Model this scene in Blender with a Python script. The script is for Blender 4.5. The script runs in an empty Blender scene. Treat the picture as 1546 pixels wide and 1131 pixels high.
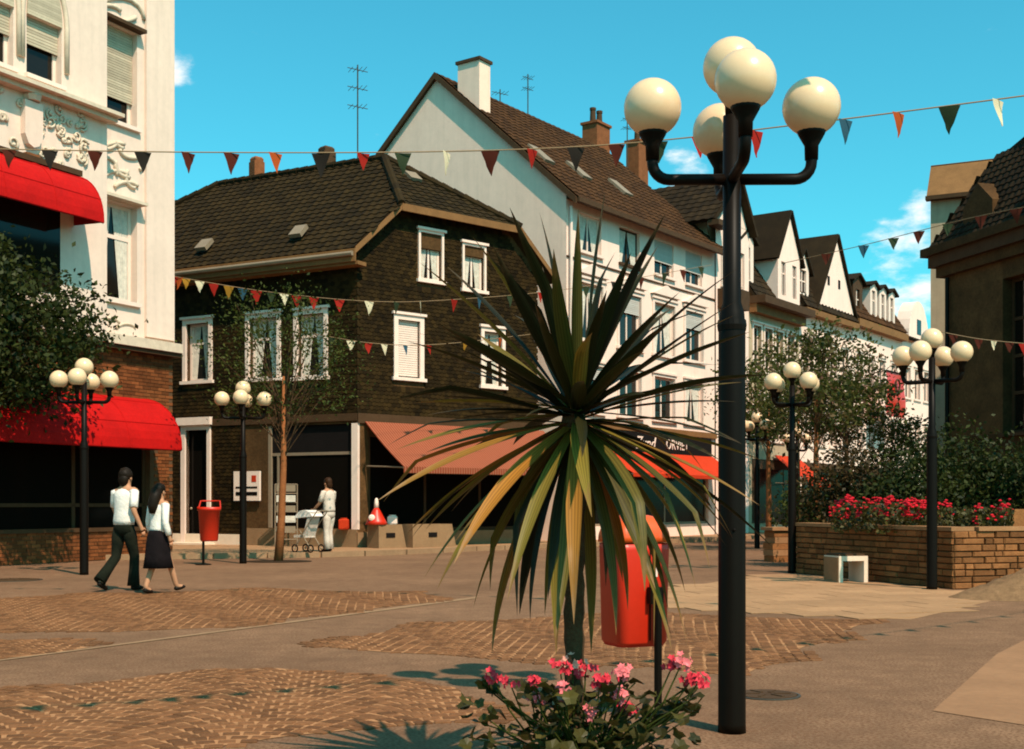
import bpy, bmesh, math, random
import numpy as np
from mathutils import Vector, Matrix
random.seed(7)
SC = bpy.context.scene
COL = SC.collection
R = math.radians
# ------------------------------------------------------------------ camera, sky, sun, exposure
FPX, CX, HY, EYE = 1860.0, 773.0, 760.0, 1.3          # focal length / centre / horizon row of the 1546 px wide photograph
cam = bpy.data.cameras.new('camera')
cam.sensor_width = 36.0
cam.lens = 36.0 * FPX / 1546.0
cam.shift_y = (HY - 565.5) / 1546.0
cam.clip_end = 2000
camo = bpy.data.objects.new('camera', cam)
camo.location = (0, 0, EYE)
camo.rotation_euler = (R(90), 0, 0)
COL.objects.link(camo)
SC.camera = camo

SUN_H = Vector((0.545, -0.838))                        # horizontal direction towards the sun
SUN_EL = R(51.5)
world = bpy.data.worlds.new('World')
SC.world = world
world.use_nodes = True
nt = world.node_tree
nt.nodes.clear()
wo = nt.nodes.new('ShaderNodeOutputWorld')
bg = nt.nodes.new('ShaderNodeBackground')
sky = nt.nodes.new('ShaderNodeTexSky')
sky.sky_type = 'NISHITA'
sky.sun_disc = False
sky.sun_elevation = SUN_EL
sky.sun_rotation = math.atan2(SUN_H.x, SUN_H.y)
sky.air_density = 1.0
sky.dust_density = 1.2
sky.ozone_density = 1.0
tint = nt.nodes.new('ShaderNodeMix'); tint.data_type = 'RGBA'; tint.blend_type = 'MULTIPLY'
tint.inputs[0].default_value = 1.0
tint.inputs[7].default_value = (0.27, 1.19, 1.08, 1)   # the faded cyan of the print
nt.links.new(sky.outputs[0], tint.inputs[6])
# clouds: direction based noise, thin low cumulus
tc = nt.nodes.new('ShaderNodeTexCoord')
nz = nt.nodes.new('ShaderNodeTexNoise'); nz.inputs['Scale'].default_value = 22.0; nz.inputs['Detail'].default_value = 8; nz.inputs['Roughness'].default_value = .6
mp = nt.nodes.new('ShaderNodeMapping'); mp.inputs['Scale'].default_value = (1, 1, 2.0)
nt.links.new(tc.outputs['Generated'], mp.inputs[0]); nt.links.new(mp.outputs[0], nz.inputs[0])
def cloud_bump(px, py, size):
    d = Vector(((px - CX) / FPX, 1.0, (HY - py) / FPX)).normalized()
    dp = nt.nodes.new('ShaderNodeVectorMath'); dp.operation = 'DISTANCE'
    dp.inputs[1].default_value = d
    nt.links.new(tc.outputs['Generated'], dp.inputs[0])
    mr = nt.nodes.new('ShaderNodeMapRange'); mr.interpolation_type = 'SMOOTHSTEP'
    mr.inputs[1].default_value = size / FPX; mr.inputs[2].default_value = 0.0
    mr.inputs[3].default_value = 0.0; mr.inputs[4].default_value = 1.0
    nt.links.new(dp.outputs['Value'], mr.inputs[0])
    return mr.outputs[0]
acc = None
for c in ((262, 108, 50), (1035, 262, 75), (1392, 312, 60), (1362, 392, 110), (1400, 430, 90), (1330, 470, 130), (1700, 420, 120), (-60, 330, 150), (1950, 250, 110)):
    o = cloud_bump(*c)
    if acc is None: acc = o
    else:
        m = nt.nodes.new('ShaderNodeMath'); m.operation = 'MAXIMUM'
        nt.links.new(acc, m.inputs[0]); nt.links.new(o, m.inputs[1]); acc = m.outputs[0]
mm = nt.nodes.new('ShaderNodeMath'); mm.operation = 'MULTIPLY_ADD'; mm.inputs[1].default_value = 0.40
nt.links.new(acc, mm.inputs[0]); nt.links.new(nz.outputs[0], mm.inputs[2])
ramp = nt.nodes.new('ShaderNodeMapRange'); ramp.interpolation_type = 'SMOOTHSTEP'
ramp.inputs[1].default_value = 0.70; ramp.inputs[2].default_value = 1.0; ramp.inputs[4].default_value = 0.9
nt.links.new(mm.outputs[0], ramp.inputs[0])
cm = nt.nodes.new('ShaderNodeMix'); cm.data_type = 'RGBA'
cm.inputs[7].default_value = (7.2, 6.9, 6.6, 1)
nt.links.new(ramp.outputs[0], cm.inputs[0]); nt.links.new(tint.outputs[2], cm.inputs[6])
nt.links.new(cm.outputs[2], bg.inputs[0])
bg.inputs[1].default_value = 0.15
nt.links.new(bg.outputs[0], wo.inputs[0])

sl = bpy.data.lights.new('sun', 'SUN')
sl.energy = 5.0
sl.angle = R(0.53)
sl.color = (1.0, 0.81, 0.64)
so = bpy.data.objects.new('sun', sl)
so.rotation_euler = Vector((-SUN_H.x * math.cos(SUN_EL), -SUN_H.y * math.cos(SUN_EL), -math.sin(SUN_EL))).to_track_quat('-Z', 'Y').to_euler()
so.location = (10, -15, 25)
COL.objects.link(so)
SC.view_settings.view_transform = 'Standard'
SC.view_settings.look = 'None'
SC.view_settings.gamma = 1.0
SC.view_settings.exposure = 0.22
SC.view_settings.use_curve_mapping = False
SC.render.engine = 'CYCLES'
SC.cycles.max_bounces = 6
SC.cycles.diffuse_bounces = 2
SC.cycles.glossy_bounces = 3
SC.cycles.transmission_bounces = 4
SC.cycles.transparent_max_bounces = 8
SC.cycles.use_denoising = True
SC.cycles.filter_width = 1.9

# ------------------------------------------------------------------ helpers
def P(px, py, Y):
    "world point at depth Y behind the photograph's pixel"
    return Vector(((px - CX) / FPX * Y, Y, EYE + (HY - py) / FPX * Y))
def G(px, py, z=0.0):
    "ground point (height z) behind the pixel"
    Y = (EYE - z) * FPX / (py - HY)
    return Vector(((px - CX) / FPX * Y, Y, z))

class Frame:
    "upright frame: x along a facade, y into the building, z up"
    def __init__(s, ox, oy, ux, uy, oz=0.0):
        l = math.hypot(ux, uy)
        s.o = Vector((ox, oy, oz)); s.u = Vector((ux / l, uy / l, 0)); s.w = Vector((-uy / l, ux / l, 0))
    def pt(s, x, y, z): return s.o + s.u * x + s.w * y + Vector((0, 0, z))
    def px(s, px, py, y=0.0):
        "facade coordinates (x, z) seen at a pixel, on the plane y"
        d = Vector(((px - CX) / FPX, 1.0, 0)); q = s.o + s.w * y
        t = s.w.dot(Vector((q.x, q.y, 0))) / s.w.dot(d)
        h = Vector((d.x * t, d.y * t, 0))
        return (h - Vector((q.x, q.y, 0))).dot(s.u), EYE + (HY - py) / FPX * t - s.o.z
    def rect(s, x0, y0, x1, y1, y=0.0):
        a, h0 = s.px(x0, y0, y); b, h1 = s.px(x1, y1, y)
        return a, b, h1, h0
WORLD = Frame(0, 0, 1, 0)

class MB:
    def __init__(s): s.V = []; s.F = []; s.M = []
    def add(s, V, F, mi=0):
        n = len(s.V); s.V += [Vector(v) for v in V]
        s.F += [tuple(i + n for i in f) for f in F]; s.M += [mi] * len(F)
        return s
    def quad(s, a, b, c, d, mi=0): return s.add([a, b, c, d], [(0, 1, 2, 3)], mi)
    def box(s, f, x0, x1, y0, y1, z0, z1, mi=0):
        V = [f.pt(x, y, z) for z in (z0, z1) for y in (y0, y1) for x in (x0, x1)]
        return s.add(V, [(0, 2, 3, 1), (4, 5, 7, 6), (0, 1, 5, 4), (2, 6, 7, 3), (0, 4, 6, 2), (1, 3, 7, 5)], mi)
    def prism(s, f, pts, y0, y1, mi=0):
        "polygon given in (x, z), extruded from y0 to y1"
        n = len(pts)
        V = [f.pt(x, y0, z) for x, z in pts] + [f.pt(x, y1, z) for x, z in pts]
        F = [tuple(range(n)), tuple(range(2 * n - 1, n - 1, -1))]
        F += [(i, i + n, (i + 1) % n + n, (i + 1) % n) for i in range(n)]
        return s.add(V, F, mi)
    def slab(s, pts, z0, z1, mi=0):
        "polygon given in plan (x, y), extruded in z"
        n = len(pts)
        V = [(p[0], p[1], z0) for p in pts] + [(p[0], p[1], z1) for p in pts]
        F = [tuple(range(n - 1, -1, -1)), tuple(range(n, 2 * n))]
        F += [(i, (i + 1) % n, (i + 1) % n + n, i + n) for i in range(n)]
        return s.add(V, F, mi)
    def sheet3(s, pts, th, mi=0):
        "flat 3-d polygon with thickness th along -normal"
        pts = [Vector(p) for p in pts]; n = len(pts)
        nr = Vector((0, 0, 0))
        for i in range(n): nr += pts[i].cross(pts[(i + 1) % n])
        nr.normalize()
        V = pts + [p - nr * th for p in pts]
        F = [tuple(range(n)), tuple(range(2 * n - 1, n - 1, -1))]
        F += [(i, i + n, (i + 1) % n + n, (i + 1) % n) for i in range(n)]
        return s.add(V, F, mi)
    def tube(s, pts, r, n=8, mi=0, caps=True):
        pts = [Vector(p) for p in pts]; rs = r if isinstance(r, (list, tuple)) else [r] * len(pts)
        V = []; prev = None
        for i, p in enumerate(pts):
            a = pts[max(i - 1, 0)]; b = pts[min(i + 1, len(pts) - 1)]
            t = (b - a).normalized()
            if prev is None:
                x = t.orthogonal().normalized()
            else:
                x = (prev - t * prev.dot(t)).normalized()
            prev = x; y = t.cross(x)
            for k in range(n):
                an = 2 * math.pi * k / n
                V.append(p + (x * math.cos(an) + y * math.sin(an)) * rs[i])
        F = []
        for i in range(len(pts) - 1):
            for k in range(n):
                F.append((i * n + k, i * n + (k + 1) % n, (i + 1) * n + (k + 1) % n, (i + 1) * n + k))
        if caps:
            F.append(tuple(range(n - 1, -1, -1))); F.append(tuple(range((len(pts) - 1) * n, len(pts) * n)))
        return s.add(V, F, mi)
    def lathe(s, c, prof, n=16, mi=0, sx=1, sy=1):
        c = Vector(c); V = []
        for r, z in prof:
            for k in range(n):
                an = 2 * math.pi * k / n
                V.append(c + Vector((r * sx * math.cos(an), r * sy * math.sin(an), z)))
        F = []; m = len(prof)
        for i in range(m - 1):
            for k in range(n):
                F.append((i * n + k, i * n + (k + 1) % n, (i + 1) * n + (k + 1) % n, (i + 1) * n + k))
        F.append(tuple(range(n - 1, -1, -1))); F.append(tuple(range((m - 1) * n, m * n)))
        return s.add(V, F, mi)
    def ball(s, c, r, n=12, mi=0, sc=(1, 1, 1)):
        c = Vector(c); V = []; m = max(5, n // 2 + 1)
        for i in range(1, m):
            th = math.pi * i / m
            for k in range(n):
                an = 2 * math.pi * k / n
                V.append(c + Vector((r * sc[0] * math.sin(th) * math.cos(an), r * sc[1] * math.sin(th) * math.sin(an), r * sc[2] * math.cos(th))))
        top = len(V); V.append(c + Vector((0, 0, r * sc[2]))); V.append(c - Vector((0, 0, r * sc[2])))
        F = [(i * n + k, (i + 1) * n + k, (i + 1) * n + (k + 1) % n, i * n + (k + 1) % n) for i in range(m - 2) for k in range(n)]
        F += [(top, k, (k + 1) % n) for k in range(n)]
        F += [(top + 1, (m - 2) * n + (k + 1) % n, (m - 2) * n + k) for k in range(n)]
        return s.add(V, F, mi)
    def wall(s, f, x0, x1, z0, z1, y, holes=(), rev=0.2, mi=0, mr=0):
        xs = sorted({x0, x1} | {min(max(h[i], x0), x1) for h in holes for i in (0, 1)})
        zs = sorted({z0, z1} | {min(max(h[i], z0), z1) for h in holes for i in (2, 3)})
        for i in range(len(xs) - 1):
            for j in range(len(zs) - 1):
                mx, mz = (xs[i] + xs[i + 1]) / 2, (zs[j] + zs[j + 1]) / 2
                if any(h[0] < mx < h[1] and h[2] < mz < h[3] for h in holes): continue
                s.quad(f.pt(xs[i], y, zs[j]), f.pt(xs[i + 1], y, zs[j]), f.pt(xs[i + 1], y, zs[j + 1]), f.pt(xs[i], y, zs[j + 1]), mi)
        for a, b, c, d in [h[:4] for h in holes]:
            q = y + rev
            s.quad(f.pt(a, y, c), f.pt(a, y, d), f.pt(a, q, d), f.pt(a, q, c), mr)
            s.quad(f.pt(b, y, d), f.pt(b, y, c), f.pt(b, q, c), f.pt(b, q, d), mr)
            s.quad(f.pt(a, y, d), f.pt(b, y, d), f.pt(b, q, d), f.pt(a, q, d), mr)
            s.quad(f.pt(b, y, c), f.pt(a, y, c), f.pt(a, q, c), f.pt(b, q, c), mr)
        return s
    def mesh(s, name, off=Vector((0, 0, 0))):
        me = bpy.data.meshes.new(name)
        me.from_pydata([tuple(v - off) for v in s.V], [], s.F)
        if len(set(s.M)) > 1: me.polygons.foreach_set('material_index', s.M)
        return me
    def build(s, name, mat, parent=None, smooth=False, fix=True):
        off = root_loc(parent)
        me = s.mesh(name, off)
        if fix:
            bm = bmesh.new(); bm.from_mesh(me); bmesh.ops.recalc_face_normals(bm, faces=bm.faces); bm.to_mesh(me); bm.free()
        return link(name, me, mat, parent, smooth)

def root_loc(p):
    if p is None: return Vector((0, 0, 0))
    while p.parent is not None: p = p.parent
    return Vector(p.location)
def link(name, me, mat, parent=None, smooth=False):
    for m in (mat if isinstance(mat, (list, tuple)) else [mat]): me.materials.append(m)
    if smooth: me.polygons.foreach_set('use_smooth', [len(p.vertices) < 5 for p in me.polygons])
    me.update()
    o = bpy.data.objects.new(name, me); COL.objects.link(o)
    if parent is not None: o.parent = parent
    return o
def thing(name, label, cat, loc=(0, 0, 0), group=None, rz=0):
    o = bpy.data.objects.new(name, None); COL.objects.link(o)
    o.empty_display_size = .2
    o.location = loc; o.rotation_euler = (0, 0, rz)
    return tag(o, label, cat, group)
def tag(o, label=None, cat=None, group=None, kind=None):
    if label: o['label'] = label
    if cat: o['category'] = cat
    if group: o['group'] = group
    if kind: o['kind'] = kind
    return o
def copy_tree(o, parent=None):
    c = o.copy(); COL.objects.link(c)
    if parent is not None: c.parent = parent
    for ch in list(o.children): copy_tree(ch, c)
    return c
def pieces(parent, name, me, mats, limit=300):
    "alike pieces sharing one mesh; those past the limit are joined into one part"
    off = Matrix.Translation(-root_loc(parent)) if parent is not None else Matrix()
    for M in mats[:limit]:
        o = bpy.data.objects.new(name, me); COL.objects.link(o)
        if parent is not None: o.parent = parent
        o.matrix_local = off @ M
    rest = mats[limit:]
    if rest:
        n = len(me.vertices); v = np.empty(n * 3); me.vertices.foreach_get('co', v); v = v.reshape(n, 3)
        v4 = np.c_[v, np.ones(n)]
        A = np.concatenate([(v4 @ np.array(off @ M).T)[:, :3] for M in rest])
        fs = [tuple(p.vertices) for p in me.polygons]
        F = [tuple(i + k * n for i in f) for k in range(len(rest)) for f in fs]
        j = bpy.data.meshes.new(name + '_mass'); j.from_pydata(A.tolist(), [], F)
        for m in me.materials: j.materials.append(m)
        j.update()
        o = bpy.data.objects.new(name + '_mass', j); COL.objects.link(o)
        if parent is not None: o.parent = parent
        o['kind'] = 'stuff'
def in_poly(x, y, poly):
    c = False; n = len(poly)
    for i in range(n):
        x1, y1 = poly[i][:2]; x2, y2 = poly[(i + 1) % n][:2]
        if (y1 > y) != (y2 > y) and x < (x2 - x1) * (y - y1) / (y2 - y1) + x1: c = not c
    return c
def near_first(Ms):
    return sorted(Ms, key=lambda M: (M.translation - Vector((0, 0, EYE))).length)

# ------------------------------------------------------------------ materials
def print_tone(c):
    'the warm brown cast that earth, stone and roof colours have in the postcard'
    return (c[0], c[1] * .78, c[2] * .58)
def mat(name, col, rough=.8, var=.12, scale=3.0, bump=0.0, bscale=60, metal=0, spec=.12, rnd=0.0, streak=0.0, coat=0.0, dots=None):
    if max(col) < .45: col = print_tone(col)
    if dots: dots = (print_tone(dots[0]),) + tuple(dots[1:])
    m = bpy.data.materials.new(name); m.use_nodes = True
    n = m.node_tree.nodes; L = m.node_tree.links
    b = n['Principled BSDF']
    b.inputs['Roughness'].default_value = rough
    b.inputs['Metallic'].default_value = metal
    b.inputs['Specular IOR Level'].default_value = spec
    if coat: b.inputs['Coat Weight'].default_value = coat
    geo = n.new('ShaderNodeNewGeometry')
    def noise(sc, det=6, vec=None):
        t = n.new('ShaderNodeTexNoise'); t.inputs['Scale'].default_value = sc; t.inputs['Detail'].default_value = det
        t.inputs['Roughness'].default_value = .62
        L.new(vec or geo.outputs['Position'], t.inputs['Vector']); return t.outputs[0]
    def math_(op, a, b_):
        t = n.new('ShaderNodeMath'); t.operation = op
        for i, q in enumerate((a, b_)):
            if hasattr(q, 'links'): L.new(q, t.inputs[i])
            else: t.inputs[i].default_value = q
        return t.outputs[0]
    def mrange(v, a, b_, c, d):
        t = n.new('ShaderNodeMapRange'); L.new(v, t.inputs[0])
        for i, q in enumerate((a, b_, c, d)): t.inputs[i + 1].default_value = q
        return t.outputs[0]
    fac = mrange(noise(scale), .25, .75, 1 - var, 1 + var)
    fac = math_('MULTIPLY', fac, mrange(noise(scale * 9, 3), .3, .7, 1 - var * .6, 1 + var * .6))
    if streak:
        mp = n.new('ShaderNodeMapping'); mp.inputs['Scale'].default_value = (5, 5, .35)
        L.new(geo.outputs['Position'], mp.inputs[0])
        fac = math_('MULTIPLY', fac, mrange(noise(1.0, 5, mp.outputs[0]), .45, .75, 1.0, 1 - streak))
    if rnd:
        oi = n.new('ShaderNodeObjectInfo')
        r = math_('FRACT', math_('ADD', oi.outputs['Random'], geo.outputs['Random Per Island']), 0)
        fac = math_('MULTIPLY', fac, mrange(r, 0, 1, 1 - rnd, 1 + rnd))
    mx = n.new('ShaderNodeMix'); mx.data_type = 'RGBA'; mx.blend_type = 'MULTIPLY'; mx.inputs[0].default_value = 1
    mx.inputs[6].default_value = (*col, 1)
    L.new(fac, mx.inputs[7])
    out = mx.outputs[2]
    if dots:                                           # (colour, amount, scale): speckle of another colour
        c2, amt, ds = dots
        m2 = n.new('ShaderNodeMix'); m2.data_type = 'RGBA'
        L.new(mrange(noise(ds, 2), .62 - amt * .3, .72 - amt * .3, 0, .8), m2.inputs[0])
        L.new(out, m2.inputs[6]); m2.inputs[7].default_value = (*c2, 1); out = m2.outputs[2]
    L.new(out, b.inputs['Base Color'])
    if bump:
        bp = n.new('ShaderNodeBump'); bp.inputs['Strength'].default_value = bump; bp.inputs['Distance'].default_value = .02
        L.new(noise(bscale, 4), bp.inputs['Height']); L.new(bp.outputs[0], b.inputs['Normal'])
    return m
def leafmat(name, c1, c2, trans=.35, rough=.55, c3=None):
    m = bpy.data.materials.new(name); m.use_nodes = True
    n = m.node_tree.nodes; L = m.node_tree.links
    b = n['Principled BSDF']; b.inputs['Roughness'].default_value = rough; b.inputs['Specular IOR Level'].default_value = .18
    c1, c2 = [(c[0], c[1] * .9, c[2] * .65) for c in (c1, c2)]
    geo = n.new('ShaderNodeNewGeometry'); oi = n.new('ShaderNodeObjectInfo')
    ad = n.new('ShaderNodeMath'); ad.operation = 'ADD'; fr = n.new('ShaderNodeMath'); fr.operation = 'FRACT'
    L.new(geo.outputs['Random Per Island'], ad.inputs[0]); L.new(oi.outputs['Random'], ad.inputs[1]); L.new(ad.outputs[0], fr.inputs[0])
    cr = n.new('ShaderNodeValToRGB'); cr.color_ramp.elements[0].color = (*c1, 1); cr.color_ramp.elements[1].color = (*c2, 1)
    if c3:
        e = cr.color_ramp.elements.new(.82); e.color = (*c2, 1); cr.color_ramp.elements[2].color = (*c3, 1)
    L.new(fr.outputs[0], cr.inputs[0]); L.new(cr.outputs[0], b.inputs['Base Color'])
    tr = n.new('ShaderNodeBsdfTranslucent'); L.new(cr.outputs[0], tr.inputs[0])
    mx = n.new('ShaderNodeMixShader'); mx.inputs[0].default_value = trans
    L.new(b.outputs[0], mx.inputs[1]); L.new(tr.outputs[0], mx.inputs[2])
    L.new(mx.outputs[0], n['Material Output'].inputs[0])
    return m
def striped(name, c1, c2, direction, period, rough=.85):
    m = mat(name, c1, rough, .1, 2.0)
    n = m.node_tree.nodes; L = m.node_tree.links; b = n['Principled BSDF']
    geo = n.new('ShaderNodeNewGeometry'); d = n.new('ShaderNodeVectorMath'); d.operation = 'DOT_PRODUCT'
    d.inputs[1].default_value = Vector(direction) / period; L.new(geo.outputs['Position'], d.inputs[0])
    f = n.new('ShaderNodeMath'); f.operation = 'FRACT'; L.new(d.outputs['Value'], f.inputs[0])
    g = n.new('ShaderNodeMath'); g.operation = 'GREATER_THAN'; g.inputs[1].default_value = .55; L.new(f.outputs[0], g.inputs[0])
    mx = n.new('ShaderNodeMix'); mx.data_type = 'RGBA'; L.new(g.outputs[0], mx.inputs[0])
    src = b.inputs['Base Color'].links[0].from_socket
    L.new(src, mx.inputs[6]); mx.inputs[7].default_value = (*c2, 1); L.new(mx.outputs[2], b.inputs['Base Color'])
    return m
M = {}
M['paving'] = mat('paving', (.222, .150, .112), .9, .32, .45, .4, 90, rnd=0, dots=((.13, .075, .050), .5, 45))
M['slab'] = mat('slab', (.36, .245, .165), .9, .14, 1.2, .25, 80, rnd=.10, dots=((.30, .22, .17), .2, 40))
M['slab2'] = mat('slab2', (.30, .19, .13), .9, .14, 1.5, .3, 80, rnd=.05, dots=((.26, .185, .14), .2, 60))
M['sand'] = mat('joint_sand', (.36, .215, .13), .95, .3, 6)
M['cobble'] = mat('cobble', (.178, .094, .052), .75, .25, 20, .5, 70, rnd=.32)
M['kerb'] = mat('kerb_stone', (.30, .22, .16), .85, .15, 3, .2, 60, rnd=.1)
M['black'] = mat('black_paint', (.006, .0042, .003), .45, .1, 8, spec=.10)
M['globe'] = mat('opal_globe', (.80, .53, .31), .28, .03, 3, spec=.5)
M['cream'] = mat('cream_render', (.82, .60, .485), .85, .06, .8, .25, 45, streak=.10)
M['stucco'] = mat('stucco_relief', (.66, .51, .38), .85, .15, 6, .2, 50)
M['white'] = mat('white_render', (.90, .64, .53), .85, .05, .5, .15, 30, streak=.08)
M['gable'] = mat('gable_render', (.92, .62, .48), .9, .06, .4, .2, 20, streak=.10)
M['wpaint'] = mat('white_paint', (.86, .64, .53), .55, .06, 5, streak=.06)
M['beige'] = mat('beige_render', (.46, .34, .22), .9, .1, .6, .2, 30, streak=.15)
M['glass'] = mat('window_glass', (.012, .011, .010), .06, .0, 1, spec=.28)
M['dglass'] = mat('shop_glass', (.006, .006, .006), .12, .0, 1, spec=.10)
M['dark'] = mat('dark_interior', (.008, .007, .008), .8, .2, 2)
M['curtain'] = mat('net_curtain', (.62, .54, .45), .9, .25, 9)
M['shutter'] = mat('roller_shutter', (.50, .40, .285), .8, .12, 5, rnd=.18)
M['gshutter'] = mat('grey_blind', (.52, .47, .42), .8, .06, 5, rnd=.06)
M['tile'] = mat('roof_tile', (.024, .017, .006), .85, .25, 4, .3, 50, rnd=.32)
M['tile2'] = mat('red_roof_tile', (.055, .028, .012), .85, .22, 3, .3, 50, rnd=.3)
M['tile3'] = mat('far_roof_tile', (.024, .017, .009), .85, .3, 2, .3, 30, rnd=.3)
M['slate'] = mat('slate', (.022, .015, .005), .8, .4, 1.6, .3, 40, rnd=.5, spec=.08)
M['wood'] = mat('eaves_wood', (.21, .125, .062), .75, .2, 3, .1, 40)
M['dwood'] = mat('dark_wood', (.07, .045, .028), .7, .2, 4)
M['brick'] = mat('brown_brick', (.175, .068, .028), .8, .25, 5, .3, 60, rnd=.4)
M['mortar'] = mat('mortar', (.11, .075, .05), .95, .2, 5)
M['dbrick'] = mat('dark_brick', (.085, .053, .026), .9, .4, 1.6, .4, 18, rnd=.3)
M['stone'] = mat('planter_stone', (.225, .110, .050), .85, .25, 6, .5, 30, rnd=.38)
M['coping'] = mat('coping_stone', (.33, .20, .12), .85, .15, 4, .3, 40, rnd=.12)
M['soil'] = mat('soil', (.035, .024, .015), .95, .3, 12, .5, 40)
M['conc'] = mat('concrete', (.26, .19, .13), .9, .14, 3, .3, 50)
M['wconc'] = mat('white_concrete', (.78, .60, .45), .8, .08, 4, .2, 60)
M['red'] = mat('red_canvas', (.44, .006, .006), .75, .16, 1.8, .3, 9)
M['orange'] = mat('orange_canvas', (.50, .035, .008), .75, .10, 2)
M['redpl'] = mat('red_plastic', (.60, .022, .005), .40, .05, 3, spec=.45)
M['sunredpl'] = mat('sunlit_red_plastic', (.72, .085, .010), .38, .05, 3, spec=.45)  # sunlight on the red bin's top, put into the colour as orange
M['bark'] = mat('bark', (.075, .050, .032), .95, .3, 9, .6, 50)
M['rbark'] = mat('reed_wrapped_bark', (.27, .115, .052), .95, .25, 7, .5, 40)
M['leafd'] = leafmat('dark_leaf', (.011, .019, .006), (.052, .066, .017), .3)
M['leafm'] = leafmat('mid_leaf', (.024, .042, .009), (.090, .110, .026), .4)
M['leafp'] = leafmat('pale_leaf', (.028, .045, .010), (.11, .125, .038), .42, c3=(.24, .13, .09))
M['leafg'] = leafmat('geranium_leaf', (.022, .022, .009), (.085, .075, .022), .2, .45)
M['skin'] = mat('skin', (.48, .22, .12), .6, .08, 9)
M['shirt'] = mat('white_shirt', (.80, .70, .62), .9, .10, 8, .9, 9)
M['trous'] = mat('green_black_cloth', (.010, .014, .010), .9, .3, 8, .8, 9)
M['navy'] = mat('navy_cloth', (.008, .006, .009), .9, .3, 8, .8, 9)
M['hair'] = mat('dark_hair', (.012, .008, .005), .55, .3, 30)
M['bhair'] = mat('brown_hair', (.035, .018, .009), .55, .3, 30)
M['shoe'] = mat('shoe_leather', (.012, .010, .009), .45, .1, 8)
M['pale'] = mat('pale_cloth', (.62, .50, .41), .9, .12, 8, .8, 9)
M['pink'] = mat('pink_petal', (.75, .16, .17), .6, .2, 40, rnd=.15)
M['salmon'] = mat('salmon_petal', (.80, .30, .22), .6, .2, 40, rnd=.15)
M['magenta'] = mat('crimson_petal', (.62, .035, .055), .6, .2, 40, rnd=.25)
M['redpet'] = mat('red_petal', (.55, .012, .022), .6, .2, 20, rnd=.35)
M['rope'] = mat('rope', (.30, .24, .18), .9, .1, 20)
M['chim'] = mat('chimney_brick', (.22, .095, .050), .9, .25, 5, .3, 30)
M['metal'] = mat('aerial_metal', (.10, .10, .10), .5, .1, 5, metal=.6)
M['zinc'] = mat('zinc', (.32, .29, .26), .5, .1, 4, metal=.3)
# ------------------------------------------------------------------ ground
def struct(name, mb, m): return tag(mb.build(name, m), kind='structure')
g = MB(); NX, NY = 60, 60
g.quad((-250, -60, 0), (300, -60, 0), (300, 420, 0), (-250, 420, 0))
struct('ground', g, M['paving'])
def sheet(name, pts, z, m):
    mb = MB(); n = len(pts)
    mb.add([(p[0], p[1], z) for p in pts], [tuple(range(n))])
    return struct(name, mb, m)
def gp(lst, z=0.0): return [tuple(G(x, y, z)[:2]) for x, y in lst]

def cobble_mesh(sx, sy):
    h0, h1, k = -.012, .0055, .008
    mb = MB(); V = []
    j = random.Random(int(sx * 1e4 + sy * 3e4))
    base = [(-1, -1), (1, -1), (1, 1), (-1, 1)]
    ring = [(x * sx / 2 * j.uniform(.93, 1.0), y * sy / 2 * j.uniform(.93, 1.0)) for x, y in base]
    V += [(x, y, h0) for x, y in ring] + [(x, y, h1 - .003) for x, y in ring]
    V += [(x - math.copysign(k, x), y - math.copysign(k, y), h1 + j.uniform(-.001, .001)) for x, y in ring]
    F = [(i + 4 * q, (i + 1) % 4 + 4 * q, (i + 1) % 4 + 4 * q + 4, i + 4 * q + 4) for q in (0, 1) for i in range(4)] + [(8, 9, 10, 11)]
    mb.add(V, F); me = mb.mesh('cobble'); me.materials.append(M['cobble']); me.update(); return me
cob = [cobble_mesh(a, b) for a, b in ((.098, .082), (.104, .086), (.092, .080), (.106, .088))]
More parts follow.
